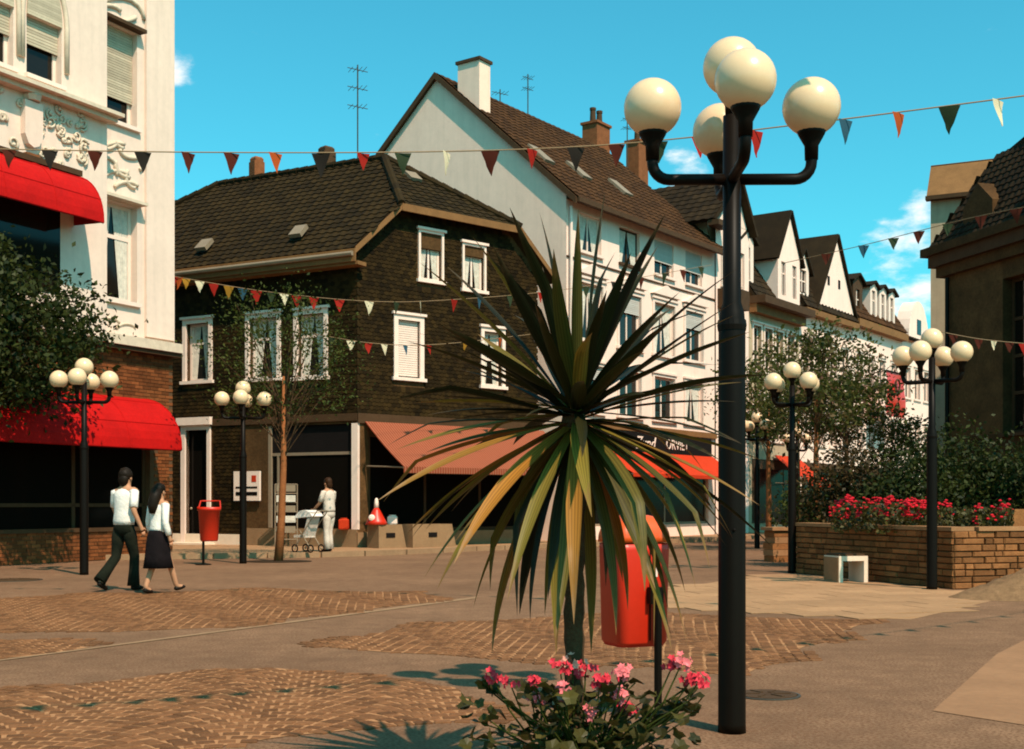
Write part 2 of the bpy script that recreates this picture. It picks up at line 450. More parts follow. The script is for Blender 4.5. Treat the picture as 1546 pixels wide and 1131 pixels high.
def cobbles(polyname, pts, z=.004, width=1.15, radius=.82, pitch=.112, rot=0.0, limit=300, quota=True):
    cxp = sum(p[0] for p in pts) / len(pts); cyp = sum(p[1] for p in pts) / len(pts)
    bpts = [(cxp + (p[0] - cxp) * .95, cyp + (p[1] - cyp) * .95) for p in pts]
    base = sheet(polyname, bpts, z, M['sand'])
    xs = [p[0] for p in pts]; ys = [p[1] for p in pts]
    Ms = []; rr = random.Random(len(pts)); c, s_ = math.cos(rot), math.sin(rot)
    mx_, my_ = sum(xs) / len(xs), sum(ys) / len(ys); rad_ = max(math.hypot(p[0] - mx_, p[1] - my_) for p in pts) + 2
    mx_, my_ = mx_ * c + my_ * s_, -mx_ * s_ + my_ * c
    x0, x1, y0, y1 = mx_ - rad_, mx_ + rad_, my_ - rad_, my_ + rad_
    nc = int((x1 - x0) / width) + 2; nr = int((y1 - y0) / pitch) + 2
    half = math.asin(width / 2 / radius); na = int(round(radius * 2 * half / .114))
    for i in range(nc):
        for k in range(nr):
            cx = x0 + i * width; cy = y0 + k * pitch - radius + (pitch / 2 if i % 2 else 0)
            for a in range(na):
                an = -half + (a + ((k * .37) % 1)) * 2 * half / na + rr.uniform(-.006, .006)
                x = cx + radius * math.sin(an); y = cy + radius * math.cos(an) + rr.uniform(-.005, .005)
                xx, yy = x * c - y * s_, x * s_ + y * c
                jx_, jy_ = .22 * math.sin(yy * 3.1 + xx * 1.7), .25 * math.sin(xx * 2.3 + 1.0)
                if in_poly(xx + jx_, yy + jy_, pts) or in_poly(xx, yy, bpts):
                    Mx = Matrix.Translation((xx, yy, z + rr.uniform(-.0012, .0012))) @ Matrix.Rotation(rot - an + rr.uniform(-.09, .09), 4, 'Z') @ Matrix.Rotation(rr.uniform(-.012, .012), 4, 'X')
                    Ms.append(Mx)
    Ms = near_first(Ms)
    # the ones in view that show largest become parts
    vis = [m for m in Ms if abs(m.translation.x / m.translation.y) < .43 and m.translation.y > 6.2]
    top = set(id(m) for m in vis[:limit]); rest = [m for m in Ms if id(m) not in top]
    for q in range(4):
        pieces(base, 'cobble', cob[q], [m for k, m in enumerate(vis[:limit]) if k % 4 == q], 10**6)
    pieces(base, 'cobble', cob[0], rest, 0)
    return base
cobbles('cobbled_paving', gp([(-120, 1062), (100, 1034), (300, 1009), (420, 1007), (560, 1022), (700, 1037), (748, 1075), (710, 1090), (560, 1103), (430, 1116), (300, 1136), (-120, 1170)]), limit=240)
cobbles('cobbled_band', gp([(-70, 909), (120, 897), (400, 889), (620, 894), (700, 905), (560, 921), (300, 951), (150, 957), (-70, 950)]), limit=20, rot=.5)
cobbles('cobbled_strip', gp([(-80, 968), (60, 965), (140, 978), (60, 990), (-80, 1003)]), limit=10, rot=.5)
cobbles('cobbled_field', gp([(455, 976), (560, 955), (700, 938), (900, 926), (1130, 930), (1325, 939), (1250, 968), (1180, 1002), (1130, 1026), (1020, 1012), (900, 1003), (700, 992), (560, 986)]), limit=30, rot=.25)
# pale gutter strip between the paving fields
a, b = G(-40, 1003), G(720, 902)
gut = sheet('gutter_strip', [(a.x, a.y - .06), (b.x, b.y - .25), (b.x, b.y + .1), (a.x, a.y + .06)], .006, M['kerb'])
# pale slabs beside the stone planter, and the panel at the right edge
def slabs(name, pts, z, m, ang, sx, sy, tile_m):
    base = sheet(name, pts, z, m)
    me = MB().box(WORLD, -sx / 2 + .006, sx / 2 - .006, -sy / 2 + .006, sy / 2 - .006, 0, .008).mesh('slab'); me.materials.append(tile_m)
    c, s_ = math.cos(ang), math.sin(ang); Ms = []
    cx = sum(p[0] for p in pts) / len(pts); cy = sum(p[1] for p in pts) / len(pts)
    for i in range(-30, 31):
        for k in range(-30, 31):
            x = i * sx + (sx / 2 if k % 2 else 0); y = k * sy
            X, Y = cx + x * c - y * s_, cy + x * s_ + y * c
            if in_poly(X, Y, pts): Ms.append(Matrix.Translation((X, Y, z + random.uniform(-.0015, .0015))) @ Matrix.Rotation(ang, 4, 'Z'))
    pieces(base, 'paving_slab', me, near_first(Ms), 300)
    return base
slabs('slab_pavement', gp([(960, 900), (1130, 870), (1205, 867), (1440, 892), (1560, 893), (1375, 936), (1130, 925), (960, 914)]), .003, M['slab'], .3, .8, .5, M['slab'])
sheet('slab_panel', gp([(1408, 1074), (1505, 988), (1600, 940), (1720, 1000), (1640, 1110)]), .004, M['slab2'])
# raised pavement with kerb along the shops
KZ = .12
kerb_line = [(-14, 26.2), (-8.2, 28.6), (-4.6, 29.6), (-2.7, 31.2), (-1.0, 33.6), (1.3, 36.0), (4.2, 38.6), (24.5, 67), (40, 88)]
back = [(60, 120), (20, 95), (-12, 60), (-30, 34)]
mb = MB(); mb.slab([(x, y, 0) for x, y in kerb_line + back], -.05, KZ)
pav = struct('pavement', mb, M['slab'])
kme = MB().box(WORLD, 0, .97, -.07, .07, -.05, KZ + .01).mesh('kerb_stone'); kme.materials.append(M['kerb'])
Ms = []
for i in range(len(kerb_line) - 1):
    p, q = Vector(kerb_line[i]), Vector(kerb_line[i + 1]); d = q - p; n = int(d.length / 1.0)
    for k in range(n):
        w = p + d * (k / n); Ms.append(Matrix.Translation((w.x, w.y, 0)) @ Matrix.Rotation(math.atan2(d.y, d.x), 4, 'Z') @ Matrix.Scale(d.length / n, 4, (1, 0, 0)))
pieces(pav, 'kerb_stone', kme, Ms, 60)
# ------------------------------------------------------------------ buildings
class Bld:
    def __init__(s, name, label, f, cat='building', group=None):
        s.f = f; s.o = thing(name, label, cat, tuple(f.o), group); s.holes = {}
    def win(s, x0, x1, z0, z1, y=0, f=None, dep=.12, fw=.07, bars=(1, 1), surround=0, sill=True, curtain=False, shutter=0, smat=None, name='window', key=None, fm=None, transom=None, glass=None):
        f = f or s.f
        s.holes.setdefault(key or (id(f), y), []).append((x0, x1, z0, z1))
        fm = fm or M['wpaint']; q = y + dep
        mb = MB()
        mb.box(f, x0, x0 + fw, q, q + .06, z0, z1); mb.box(f, x1 - fw, x1, q, q + .06, z0, z1)
        mb.box(f, x0 + fw, x1 - fw, q, q + .06, z0, z0 + fw); mb.box(f, x0 + fw, x1 - fw, q, q + .06, z1 - fw, z1)
        nx, nz = bars
        xs = [x0 + fw + (x1 - x0 - 2 * fw) * i / nx for i in range(nx + 1)]
        zs = [z0 + fw + (z1 - z0 - 2 * fw) * i / nz for i in range(nz + 1)]
        if transom: zs = [z0 + fw, z0 + (z1 - z0) * transom, z1 - fw]
        for x in xs[1:-1]: mb.box(f, x - fw * .45, x + fw * .45, q + .004, q + .056, z0 + fw, z1 - fw)
        for z in zs[1:-1]: mb.box(f, x0 + fw, x1 - fw, q - .004, q + .05, z - fw * .5, z + fw * .5)
        w = mb.build(name, fm, s.o)
        for i in range(len(xs) - 1):
            for k in range(len(zs) - 1):
                MB().box(f, xs[i], xs[i + 1], q + .03, q + .04, zs[k], zs[k + 1]).build('pane', glass or M['glass'], w)
        if surround:
            b = surround; t = MB()
            t.box(f, x0 - b, x0, y - .05, y + .04, z0 - .02, z1 + b); t.box(f, x1, x1 + b, y - .05, y + .04, z0 - .02, z1 + b)
            t.box(f, x0, x1, y - .05, y + .04, z1, z1 + b)
            t.box(f, x0 - b - .06, x1 + b + .06, y - .10, y + .02, z1 + b, z1 + b + .07)
            t.build('surround', fm, w)
        if sill: MB().box(f, x0 - .06 - surround, x1 + .06 + surround, y - .1, y + dep, z0 - .09, z0).build('sill', fm, w)
        if curtain:
            t = MB(); n = 14; V = []; m = (x0 + x1) / 2
            for side in (0, 1):
                a, b = (x0 + fw, m - .02) if side == 0 else (m + .02, x1 - fw)
                pts = []
                for k in range(n + 1):
                    xx = a + (b - a) * k / n; pts.append((xx, q + .012 + .010 * math.sin(k * 2.4)))
                zt, zb = z1 - fw, z0 + fw
                V = [f.pt(px_, py_, zt) for px_, py_ in pts]
                hem = [f.pt((a if side == 0 else b) + (px_ - (a if side == 0 else b)) * .55, py_, zb) for px_, py_ in pts]
                t.add(V + hem, [(k, k + 1, n + 2 + k, n + 1 + k) for k in range(n)])
            t.build('curtain', M['curtain'], w)
        if shutter:
            t = MB(); zb = z1 - (z1 - z0) * shutter; n = max(6, int((z1 - zb) / .06))
            for k in range(n):
                a = zb + (z1 - zb) * k / n; b = zb + (z1 - zb) * (k + 1) / n
                t.box(f, x0 + .01, x1 - .01, q - .075, q - .05 , a + .006, b - .004)
            t.build('roller_shutter', smat or M['shutter'], w)
        return w
def boxpart(b, name, m, f, *a): return MB().box(f, *a).build(name, m, b.o)

def roof_tiles(parent, pts3, e1, m, tw=.30, th=.30, thick=.03, limit=300, deck=None, lift=.03):
    "deck polygon plus overlapping tiles laid in courses on it"
    pts3 = [Vector(p) for p in pts3]
    n = (pts3[1] - pts3[0]).cross(pts3[2] - pts3[0]).normalized()
    if n.z < 0: n = -n
    e1 = Vector(e1).normalized(); e1 = (e1 - n * e1.dot(n)).normalized(); e2 = n.cross(e1)
    if e2.z < 0: e2 = -e2; e1 = -e1
    o = pts3[0]; P2 = [((p - o).dot(e1), (p - o).dot(e2)) for p in pts3]
    dk = MB().sheet3(pts3 if (pts3[1] - pts3[0]).cross(pts3[2] - pts3[0]).z > 0 else pts3[::-1], .12).build('roof', deck or m, parent)
    x0, x1 = min(p[0] for p in P2), max(p[0] for p in P2); y0, y1 = min(p[1] for p in P2), max(p[1] for p in P2)
    # tile with a slight roll
    mb = MB(); k = 4; V = []
    for yy, zz in ((-th * .12, .034), (th, .004)):
        for i in range(k + 1):
            xx = -tw / 2 + tw * i / k; V.append((xx, yy, zz + .018 * math.cos(2 * math.pi * i / k + .6)))
    for i in range(k + 1):
        xx = -tw / 2 + tw * i / k; V.append((xx, -th * .12, .034 - thick + .018 * math.cos(2 * math.pi * i / k + .6)))
    F = [(i, i + 1, k + 2 + i, k + 1 + i) for i in range(k)] + [(2 * k + 2 + i, 2 * k + 3 + i, i + 1, i) for i in range(k)]
    mb.add(V, F); me = mb.mesh('roof_tile'); me.materials.append(m); me.update()
    Ms = []; row = 0; y = y0
    while y < y1 - th * .3:
        x = x0 + tw / 2
        while x < x1:
            if in_poly(x, y + th / 2, P2):
                q = o + e1 * x + e2 * y + n * (lift - .02)
                R3 = Matrix((e1, e2, n)).transposed().to_4x4()
                Ms.append(Matrix.Translation(q) @ R3 @ Matrix.Rotation(random.uniform(-.012, .012), 4, 'Z') @ Matrix.Rotation(random.uniform(-.012, .012), 4, 'X'))
            x += tw
        y += th; row += 1
    pieces(dk, 'roof_tile', me, near_first(Ms), limit)
    return dk

def tv_aerial(px, ytop, ybot, Y, label, spars=4, w=.5):
    b = P(px, ybot, Y); t = P(px, ytop, Y)
    o = thing('tv_aerial', label, 'aerial', tuple(b), 'television aerials on the roofs')
    MB().tube([b - Vector((0, 0, .6)), t], .022, 6).build('mast', M['metal'], o)
    for k in range(spars):
        mb = MB(); z = t.z - .15 - k * (t.z - b.z) * .22
        mb.tube([Vector((b.x - w / 2, Y - .2, z)), Vector((b.x + w / 2, Y + .2, z))], .012, 5)
        for j in range(4):
            x = b.x - w / 2 + w * (j + .5) / 4
            mb.tube([Vector((x - .1, Y + .2, z)), Vector((x + .1, Y - .25, z))], .008, 4)
        mb.build('antenna', M['metal'], o)
def chimney(parent, name, f, x0, x1, y0, y1, z0, z1, m, pots=0, cap=None):
    c = MB().box(f, x0, x1, y0, y1, z0, z1).build(name, m, parent)
    MB().box(f, x0 - .06, x1 + .06, y0 - .06, y1 + .06, z1, z1 + .1).build('chimney_cap', cap or m, c)
    for k in range(pots):
        xx = x0 + (x1 - x0) * (k + .5) / pots; ym = (y0 + y1) / 2
        MB().lathe(f.pt(xx, ym, z1 + .1), [(.13, 0), (.11, .5), (.13, .5), (.13, .6)], 10).build('chimney_pot', M['dwood'], c)
    return c

# ---- street frame shared by the white houses (facade line, receding to the right)
S = Frame(1.7, 38.5, .583, .812)

# ================= white gabled house
W = Bld('white_gabled_house', 'tall white house with bare gable wall and brown tiled roof behind the slate house', S)
LEN, DEP, EAV, RID = 10.3, 10.4, 11.1, 15.7
cols = [S.rect(875, 322, 908, 372)[:2], S.rect(935, 347, 966, 395)[:2], S.rect(988, 366, 1017, 412)[:2], S.rect(1035, 383, 1060, 428)[:2]]
for i, (a, b) in enumerate(cols):
    W.win(a, b, 9.35, 10.55, bars=(2, 1), curtain=i < 2, shutter=.62 if i > 1 else 0, smat=M['gshutter'], fm=M['dwood'] if i == 1 else None, sill=True)
    w = W.win(a - .05, b + .05, 6.55, 8.35, bars=(2, 1), surround=.12, curtain=i % 2 == 0, shutter=.35 if i in (1, 3) else 0, smat=M['gshutter'])
    t = MB(); m = (a + b) / 2                                   # pediment over the middle row
    t.prism(S, [(a - .3, 8.62), (b + .3, 8.62), (m, 9.0)], -.14, .01); t.build('pediment', M['wpaint'], w)
    W.win(a - .05, b + .05, 4.25, 5.75, bars=(2, 1), surround=.1, shutter=.3 if i == 0 else 0, smat=M['gshutter'], curtain=i == 3)
shop = (.5, 9.8, .55, 3.0); W.holes[(id(S), 0)].append(shop)
MB().wall(S, 0, LEN, 0, EAV, 0, W.holes[(id(S), 0)], .22).build('facade', M['white'], W.o, fix=False)
fr = MB()
for x in (.5, 3.4, 6.5, 9.7): fr.box(S, x, x + .1, .1, .16, .55, 3.0)
fr.box(S, .5, 9.8, .095, .165, .55, .63)
sf = fr.build('shop_front', M['zinc'], W.o)
for x0, x1 in ((.6, 3.4), (3.5, 6.5), (6.6, 9.7)): MB().box(S, x0, x1, .12, .13, .55, 3.0).build('pane', M['dglass'], sf)
MB().box(S, .05, LEN - .05, .5, DEP, .02, EAV - .2).build('interior', M['dark'], W.o)
gm = MB(); gm.prism(S, [(0, 0), (DEP, 0), (DEP, EAV), (DEP / 2, RID), (0, EAV)], 0, .3)
# gable wall: profile runs along y, so turn the frame
SG = Frame(S.pt(0, 0, 0).x, S.pt(0, 0, 0).y, S.w.x, S.w.y)
MB().prism(SG, [(.01, 0), (DEP, 0), (DEP, EAV), (DEP / 2, RID), (.01, EAV)], -.3, -.002).build('gable_wall', M['gable'], W.o)
MB().prism(SG, [(.01, 0), (DEP, 0), (DEP, EAV), (DEP / 2, RID), (.01, EAV)], -LEN, -LEN + .25).build('gable_wall', M['gable'], W.o)
ov = .45; sl_ = (RID - EAV) / (DEP / 2)
def rp(x, y):
    z = EAV + .1 + sl_ * (y if y < DEP / 2 else DEP - y); return S.pt(x, y, z)
roof_tiles(W.o, [rp(-.12, -ov), rp(LEN + .1, -ov), rp(LEN + .1, DEP / 2), rp(-.12, DEP / 2)], S.u, M['tile2'], .34, .34, limit=0)
MB().sheet3([rp(-.12, DEP / 2), rp(LEN + .1, DEP / 2), rp(LEN + .1, DEP + ov), rp(-.12, DEP + ov)], .14).build('roof', M['tile2'], W.o)
vb = MB()
for y0, y1 in ((-ov, DEP / 2), (DEP / 2, DEP + ov)):
    a, b = rp(-.16, y0), rp(-.16, y1); d = S.u * .06
    vb.add([a, b, b - Vector((0, 0, .22)), a - Vector((0, 0, .22)), a + d, b + d, b + d - Vector((0, 0, .22)), a + d - Vector((0, 0, .22))],
           [(0, 1, 2, 3), (7, 6, 5, 4), (0, 4, 5, 1), (2, 6, 7, 3), (0, 3, 7, 4), (1, 5, 6, 2)])
vb.build('verge_board', M['dwood'], W.o)
MB().box(S, -.1, LEN, -ov - .1, -ov + .04, EAV - .45, EAV - .30).build('gutter', M['dwood'], W.o)
MB().box(S, 0, LEN, -ov + .06, -.003, EAV - .28, EAV - .2).build('soffit', M['dwood'], W.o)
MB().tube([S.pt(.12, -.1, EAV - .5), S.pt(.12, -.1, .1)], .05, 8).build('downpipe', M['wpaint'], W.o)
MB().box(S, 0, LEN, -.04, .0 - .003, 9.0, 9.06).build('string_course', M['dwood'], W.o)
MB().box(S, 0, LEN, -.10, -.003, 3.75, 3.95).build('cornice', M['wood'], W.o)
# chimney standing on the gable wall
t0 = (DEP / 2) - 1.15
c = MB().box(S, .02, .62, t0 - .62, t0 + .28, 14.2, 15.9).build('chimney', M['gable'], W.o)
MB().box(S, -.04, .68, t0 - .68, t0 + .34, 15.9, 16.0).build('chimney_cap', M['dwood'], c)
# skylights
for px_, py_ in ((815, 236), (872, 260), (935, 286)):
    for yy in np.linspace(0, 5.2, 60):
        x, z = S.px(px_, py_, yy)
        if z - (EAV + .1 + sl_ * yy) < 0.02:
            p = [rp(x - .28, yy - .35), rp(x + .28, yy - .35), rp(x + .28, yy + .35), rp(x - .28, yy + .35)]
            nrm = (p[1] - p[0]).cross(p[2] - p[0]).normalized() * .12
            MB().sheet3([q + nrm for q in p], .1).build('skylight', M['zinc'], W.o); break
# shop sign with lettering
sg = MB().box(S, .25, 9.9, -.08, -.003, 3.05, 3.72).build('sign_board', M['dark'], W.o)
def lettering(txt, f, x, z, y, size, m, parent, shear=0.0, extr=.012):
    cu = bpy.data.curves.new('lettering', 'FONT'); cu.body = txt; cu.size = size; cu.extrude = extr; cu.shear = shear
    cu.resolution_u = 2
    to = bpy.data.objects.new('tmp', cu); COL.objects.link(to)
    dg = bpy.context.evaluated_depsgraph_get(); me = bpy.data.meshes.new_from_object(to.evaluated_get(dg))
    bpy.data.objects.remove(to)
    off = root_loc(parent)
    o_ = f.pt(x, y, z) - off
    Mx = Matrix((f.u, Vector((0, 0, 1)), -f.w)).transposed().to_4x4(); Mx.translation = o_
    me.transform(Mx); me.name = 'lettering'; me.materials.clear()
    return link('lettering', me, m, parent)
x, _ = S.px(956, 660); lettering('Zund.', S, x, 3.17, -.09, .62, M['wpaint'], sg, .3)
x, _ = S.px(1002, 660); lettering('ORVIET', S, x, 3.22, -.09, .50, M['wpaint'], sg)
x, _ = S.px(897, 660); lettering('RZZ', S, x, 3.22, -.09, .45, M['wpaint'], sg)

def awning(parent, f, x0, x1, ztop, y0, out, zbot, m, name='awning', val=.12, frame=True):
    mb = MB()
    a = [f.pt(x0, y0, ztop), f.pt(x1, y0, ztop), f.pt(x1, y0 - out, zbot), f.pt(x0, y0 - out, zbot)]
    n = 6; V = []
    for k in range(n + 1):
        t = k / n; sag = -.05 * math.sin(math.pi * t)
        V += [a[0].lerp(a[3], t) + Vector((0, 0, sag)), a[1].lerp(a[2], t) + Vector((0, 0, sag))]
    V += [a[3] - Vector((0, 0, val)), a[2] - Vector((0, 0, val))]
    nn = n + 2
    top = V; bot = [v - Vector((0, 0, .015)) + f.w * .012 for v in V]
    mb.add(top, [(2 * k, 2 * k + 1, 2 * k + 3, 2 * k + 2) for k in range(nn - 1)])
    mb.add(bot, [(2 * k, 2 * k + 2, 2 * k + 3, 2 * k + 1) for k in range(nn - 1)])
    o = mb.build(name, m, parent, fix=False)
    if frame:
        t = MB()
        for x in (x0 + .04, x1 - .04):
            t.tube([f.pt(x, y0 - .03, zbot + .05), f.pt(x, y0 - out + .04, zbot - .02)], .02, 6)
        t.tube([f.pt(x0, y0 - out + .03, zbot - .03), f.pt(x1, y0 - out + .03, zbot - .03)], .025, 6)
        t.build('awning_frame', M['zinc'], o)
    return o
x0, _ = S.px(905, 672); x1, _ = S.px(1072, 682)
awning(W.o, S, x0, x1, 3.05, -.12, 1.15, 2.28, M['orange'])

# ================= slate-hung corner house
A = Vector((-4.13, 33.0)); uG = Vector((.75, .66)).normalized(); vL = Vector((-.88, .475)).normalized()
GF = Frame(A.x, A.y, uG.x, uG.y)                       # gable front, to the right of the corner
LF = Frame(A.x, A.y, -vL.x, -vL.y)                     # eaves front, to the left of the corner (x runs negative)
B = Bld('slate_corner_house', 'dark slate-hung corner house with tiled half-hipped roof and white windows', GF)
GW, HL = 6.5, 11.3
EZ, SLP = 8.05, .916
def bz(a): return EZ + SLP * (min(a, GW - a) + .45)
def bp(a, b, z=None): q = A + uG * a + vL * b; return Vector((q.x, q.y, bz(a) if z is None else z))
def bwin(F_, rc, **k):
    a, b, c, d = F_.rect(*rc); return B.win(a, b, c, d, f=F_, **k)
for rc in ((634, 350, 666, 426), (700, 370, 730, 440)): bwin(GF, rc, surround=.07, bars=(2, 1), curtain=True, dep=.1)
bwin(GF, (600, 482, 633, 572), surround=.14, bars=(1, 2), shutter=.97, smat=M['wpaint'], dep=.14)
bwin(GF, (730, 500, 757, 584), surround=.12, bars=(1, 2), dep=.14, curtain=True)
for i, rc in enumerate(((282, 490, 316, 574), (377, 482, 419, 570), (450, 476, 490, 568))):
    bwin(LF, rc, surround=.13, bars=(1, 2) , transom=.66, curtain=True, dep=.14)
sh = LF.rect(405, 645, 530, 792); shopL = (sh[0], -.18, .62, 3.45)
dr = LF.rect(281, 650, 314, 795); door_h = (dr[0], dr[1], KZ + .05, dr[3])
holesL = B.holes[(id(LF), 0)] + [shopL, door_h]
shopG = (.35, GW - .3, .55, 3.1); holesG = B.holes[(id(GF), 0)] + [shopG]
MB().wall(LF, -HL, 0, 0, 8.44, 0, holesL, .2).build('wall', M['dbrick'], B.o, fix=False)
gw = MB(); gw.wall(GF, 0, GW, 0, 8.44, 0, holesG, .2)
ah = (9.45 - EZ) / SLP - .45
gw.prism(GF, [(0, 8.44), (GW, 8.44), (GW - ah, 9.42), (ah, 9.42)], 0, .25)
gw.build('wall', M['dbrick'], B.o, fix=False)
MB().slab([(bp(.22, .22).x, bp(.22, .22).y), (bp(GW - .1, .22).x, bp(GW - .1, .22).y), (bp(GW - .1, HL).x, bp(GW - .1, HL).y), (bp(.22, HL).x, bp(.22, HL).y)], .02, 8.3).build('interior', M['dark'], B.o)
# slates hung on both fronts
def slates(F_, x0, x1, z0, top, holes, pad=.16):
    me = MB(); w, h = .16, .14
    V = [(-w / 2, -.022, 0), (-w / 6, -.026, -.03), (w / 6, -.026, -.03), (w / 2, -.022, 0), (w / 2, -.004, h), (-w / 2, -.004, h), (-w / 2, 0, 0), (w / 2, 0, 0)]
    me.add(V, [(0, 1, 2, 3, 4, 5), (0, 5, 6), (3, 7, 4), (0, 6, 7, 3, 2, 1)]); mm_ = me.mesh('slate'); mm_.materials.append(M['slate']); mm_.update()
    Ms = []; row = 0; z = z0
    while z < 9.4:
        x = x0 + (w / 2 if row % 2 else 0)
        while x < x1 + .01:
            if z + h < top(x) and not any(hh[0] - pad < x < hh[1] + pad and hh[2] - .22 < z + .1 < hh[3] + .22 for hh in holes):
                R3 = Matrix((F_.u, F_.w, Vector((0, 0, 1)))).transposed().to_4x4()
                Ms.append(Matrix.Translation(F_.pt(x, -.003, z)) @ R3 @ Matrix.Rotation(random.uniform(-.03, .03), 4, 'Y') @ Matrix.Rotation(random.uniform(0, .03), 4, 'X'))
            x += w
        z += .105; row += 1
    pieces(B.o, 'slate', mm_, Ms, 0)
slates(LF, -HL, -.05, 3.75, lambda x: 8.4, B.holes[(id(LF), 0)])
slates(LF, -HL, -3.9, KZ + .3, lambda x: 3.9, [door_h, shopL], .22)
slates(GF, .05, GW - .03, 3.75, lambda a: min(9.38, bz(a) - .35), B.holes[(id(GF), 0)])
MB().box(LF, -HL, -.0, -.05, .02, 3.52, 3.72).build('band', M['dwood'], B.o)
MB().box(GF, -.03, GW, -.06, .02, 3.45, 3.72).build('band', M['dwood'], B.o)
MB().box(LF, -3.85, 0, -.06, -.003, 0, .6).build('plinth', M['conc'], B.o)
MB().box(GF, -.05, GW, -.07, -.003, 0, .52).build('plinth', M['conc'], B.o)
MB().box(LF, -HL, -3.86, -.05, -.003, 0, KZ + .3).build('plinth', M['wconc'], B.o)
# roof
e = -.45; vb_ = -.35
ptsL = [bp(e, vb_), bp(ah, vb_), bp(GW / 2, 2.35), bp(GW / 2, 8.7), bp(ah, HL + .35), bp(e, HL + .35)]
roof_tiles(B.o, ptsL, (vL.x, vL.y, 0), M['tile'], .28, .235, limit=260)
ptsH = [bp(ah, vb_, 9.45), bp(GW - ah, vb_, 9.45), bp(GW / 2, 2.35)]
roof_tiles(B.o, ptsH, (uG.x, uG.y, 0), M['tile'], .28, .235, limit=40)
MB().sheet3([bp(GW - e, vb_), bp(GW - e, HL + .35), bp(GW - ah, HL + .35), bp(GW / 2, 8.7), bp(GW / 2, 2.35), bp(GW - ah, vb_)], .12).build('roof', M['tile'], B.o)
MB().sheet3([bp(GW - ah, HL + .35, 9.45), bp(ah, HL + .35, 9.45), bp(GW / 2, 8.7)], .12).build('roof', M['tile'], B.o)
for a_, b_ in ((bp(GW / 2, 2.35), bp(GW / 2, 8.7)), (bp(GW / 2, 2.35), bp(ah, vb_)), (bp(GW / 2, 2.35), bp(GW - ah, vb_)), (bp(GW / 2, 8.7), bp(ah, HL + .35))):
    rc_ = MB(); n = max(4, int((b_ - a_).length / .35))
    for k in range(n):
        p, q = a_.lerp(b_, k / n), a_.lerp(b_, (k + 1.1) / n); up = Vector((0, 0, .04))
        rc_.tube([p + up, q + up], [.13, .105], 8)
    rc_.build('ridge_tiles', M['tile'], B.o)
def board(p, q, h, th, nm, m, out):
    d = Vector((out[0], out[1], 0)).normalized() * th; dn = Vector((0, 0, -h))
    V = [p, q, q + dn, p + dn]; V += [v + d for v in V]
    return MB().add(V, [(0, 1, 2, 3), (7, 6, 5, 4), (0, 4, 5, 1), (2, 6, 7, 3), (0, 3, 7, 4), (1, 5, 6, 2)]).build(nm, m, B.o)
nG = -GF.w; nL = -LF.w
dz = Vector((0, 0, .02))
board(bp(e, vb_) + dz, bp(ah, vb_) + dz, .17, .05, 'verge_board', M['wood'], nG)
board(bp(ah, vb_) + dz, bp(GW - ah, vb_) + dz, .20, .06, 'verge_board', M['wood'], nG)
board(bp(GW - ah, vb_) + dz, bp(GW - e, vb_) + dz, .17, .05, 'verge_board', M['wood'], nG)
board(bp(e, vb_ - .05) - dz, bp(e, HL) - dz, .34, .06, 'fascia', M['wood'], nL)
MB().box(LF, -HL, .28, -.40, -.003, 7.62, 7.72).build('soffit', M['wood'], B.o)
MB().tube([bp(e - .12, vb_ - .05) - Vector((0, 0, .05)), bp(e - .12, HL) - Vector((0, 0, .05))], .065, 8).build('gutter', M['zinc'], B.o)
BF = Frame(A.x, A.y, uG.x, uG.y)
def bchim(px_, w, ztop, m):
    best = None
    for b_ in np.linspace(2.5, 9, 80):
        p = bp(GW / 2, b_); xx = CX + FPX * p.x / p.y
        if best is None or abs(xx - px_) < best[0]: best = (abs(xx - px_), b_)
    p = bp(GW / 2 + .25, best[1]); F_ = Frame(p.x, p.y, uG.x, uG.y)
    c = MB().box(F_, -w / 2, w / 2, -w / 2, w / 2, 10.6, ztop).build('chimney', m, B.o)
    MB().lathe((p.x, p.y, ztop), [(w * .6, -.05), (w * .6, .1), (w * .45, .16)], 4).build('chimney_cap', m, c)
bchim(377, .36, 12.05, M['chim']); bchim(481, .42, 12.0, M['dwood'])
for px_, py_ in ((313, 378), (455, 358), (622, 270)):
    src = (ptsL, ptsH)[px_ > 600]
    nr = (src[1] - src[0]).cross(src[2] - src[0]).normalized(); nr = nr if nr.z > 0 else -nr
    d = Vector(((px_ - CX) / FPX, 1, (HY - py_) / FPX)); t = (src[0] - Vector((0, 0, EYE))).dot(nr) / d.dot(nr)
    q = Vector((0, 0, EYE)) + d * t
    e1 = Vector((vL.x, vL.y, 0)) if px_ < 600 else Vector((uG.x, uG.y, 0)); e2 = nr.cross(e1)
    if e2.z < 0: e2 = -e2
    MB().sheet3([q + e1 * a_ + e2 * b_ + nr * .13 for a_, b_ in ((-.2, -.22), (.2, -.22), (.2, .22), (-.2, .22))], .12).build('skylight', M['zinc'], B.o)
# entrance door
d0, d1, dz0, dz1 = door_h
dm = MB(); dm.box(LF, d0 - .16, d0, -.06, .2, dz0, dz1 + .14); dm.box(LF, d1, d1 + .12, -.06, .2, dz0, dz1 + .14); dm.box(LF, d0, d1, -.06, .2, dz1, dz1 + .14)
dm.box(LF, d0 - .25, d1 + .2, -.16, -.003, dz1 + .14, dz1 + .36)
do = MB().box(LF, d0, d1, .12, .17, dz0, dz1).build('door', M['dglass'], B.o); dm.build('door_frame', M['wpaint'], do)
MB().ball(LF.pt(d0 + .12, .08, 1.15), .04, 8).build('handle', M['zinc'], do)
MB().box(LF, d0 - .3, d1 + .3, -.55, .1, KZ, KZ + .05).build('doorstep', M['wconc'], B.o)
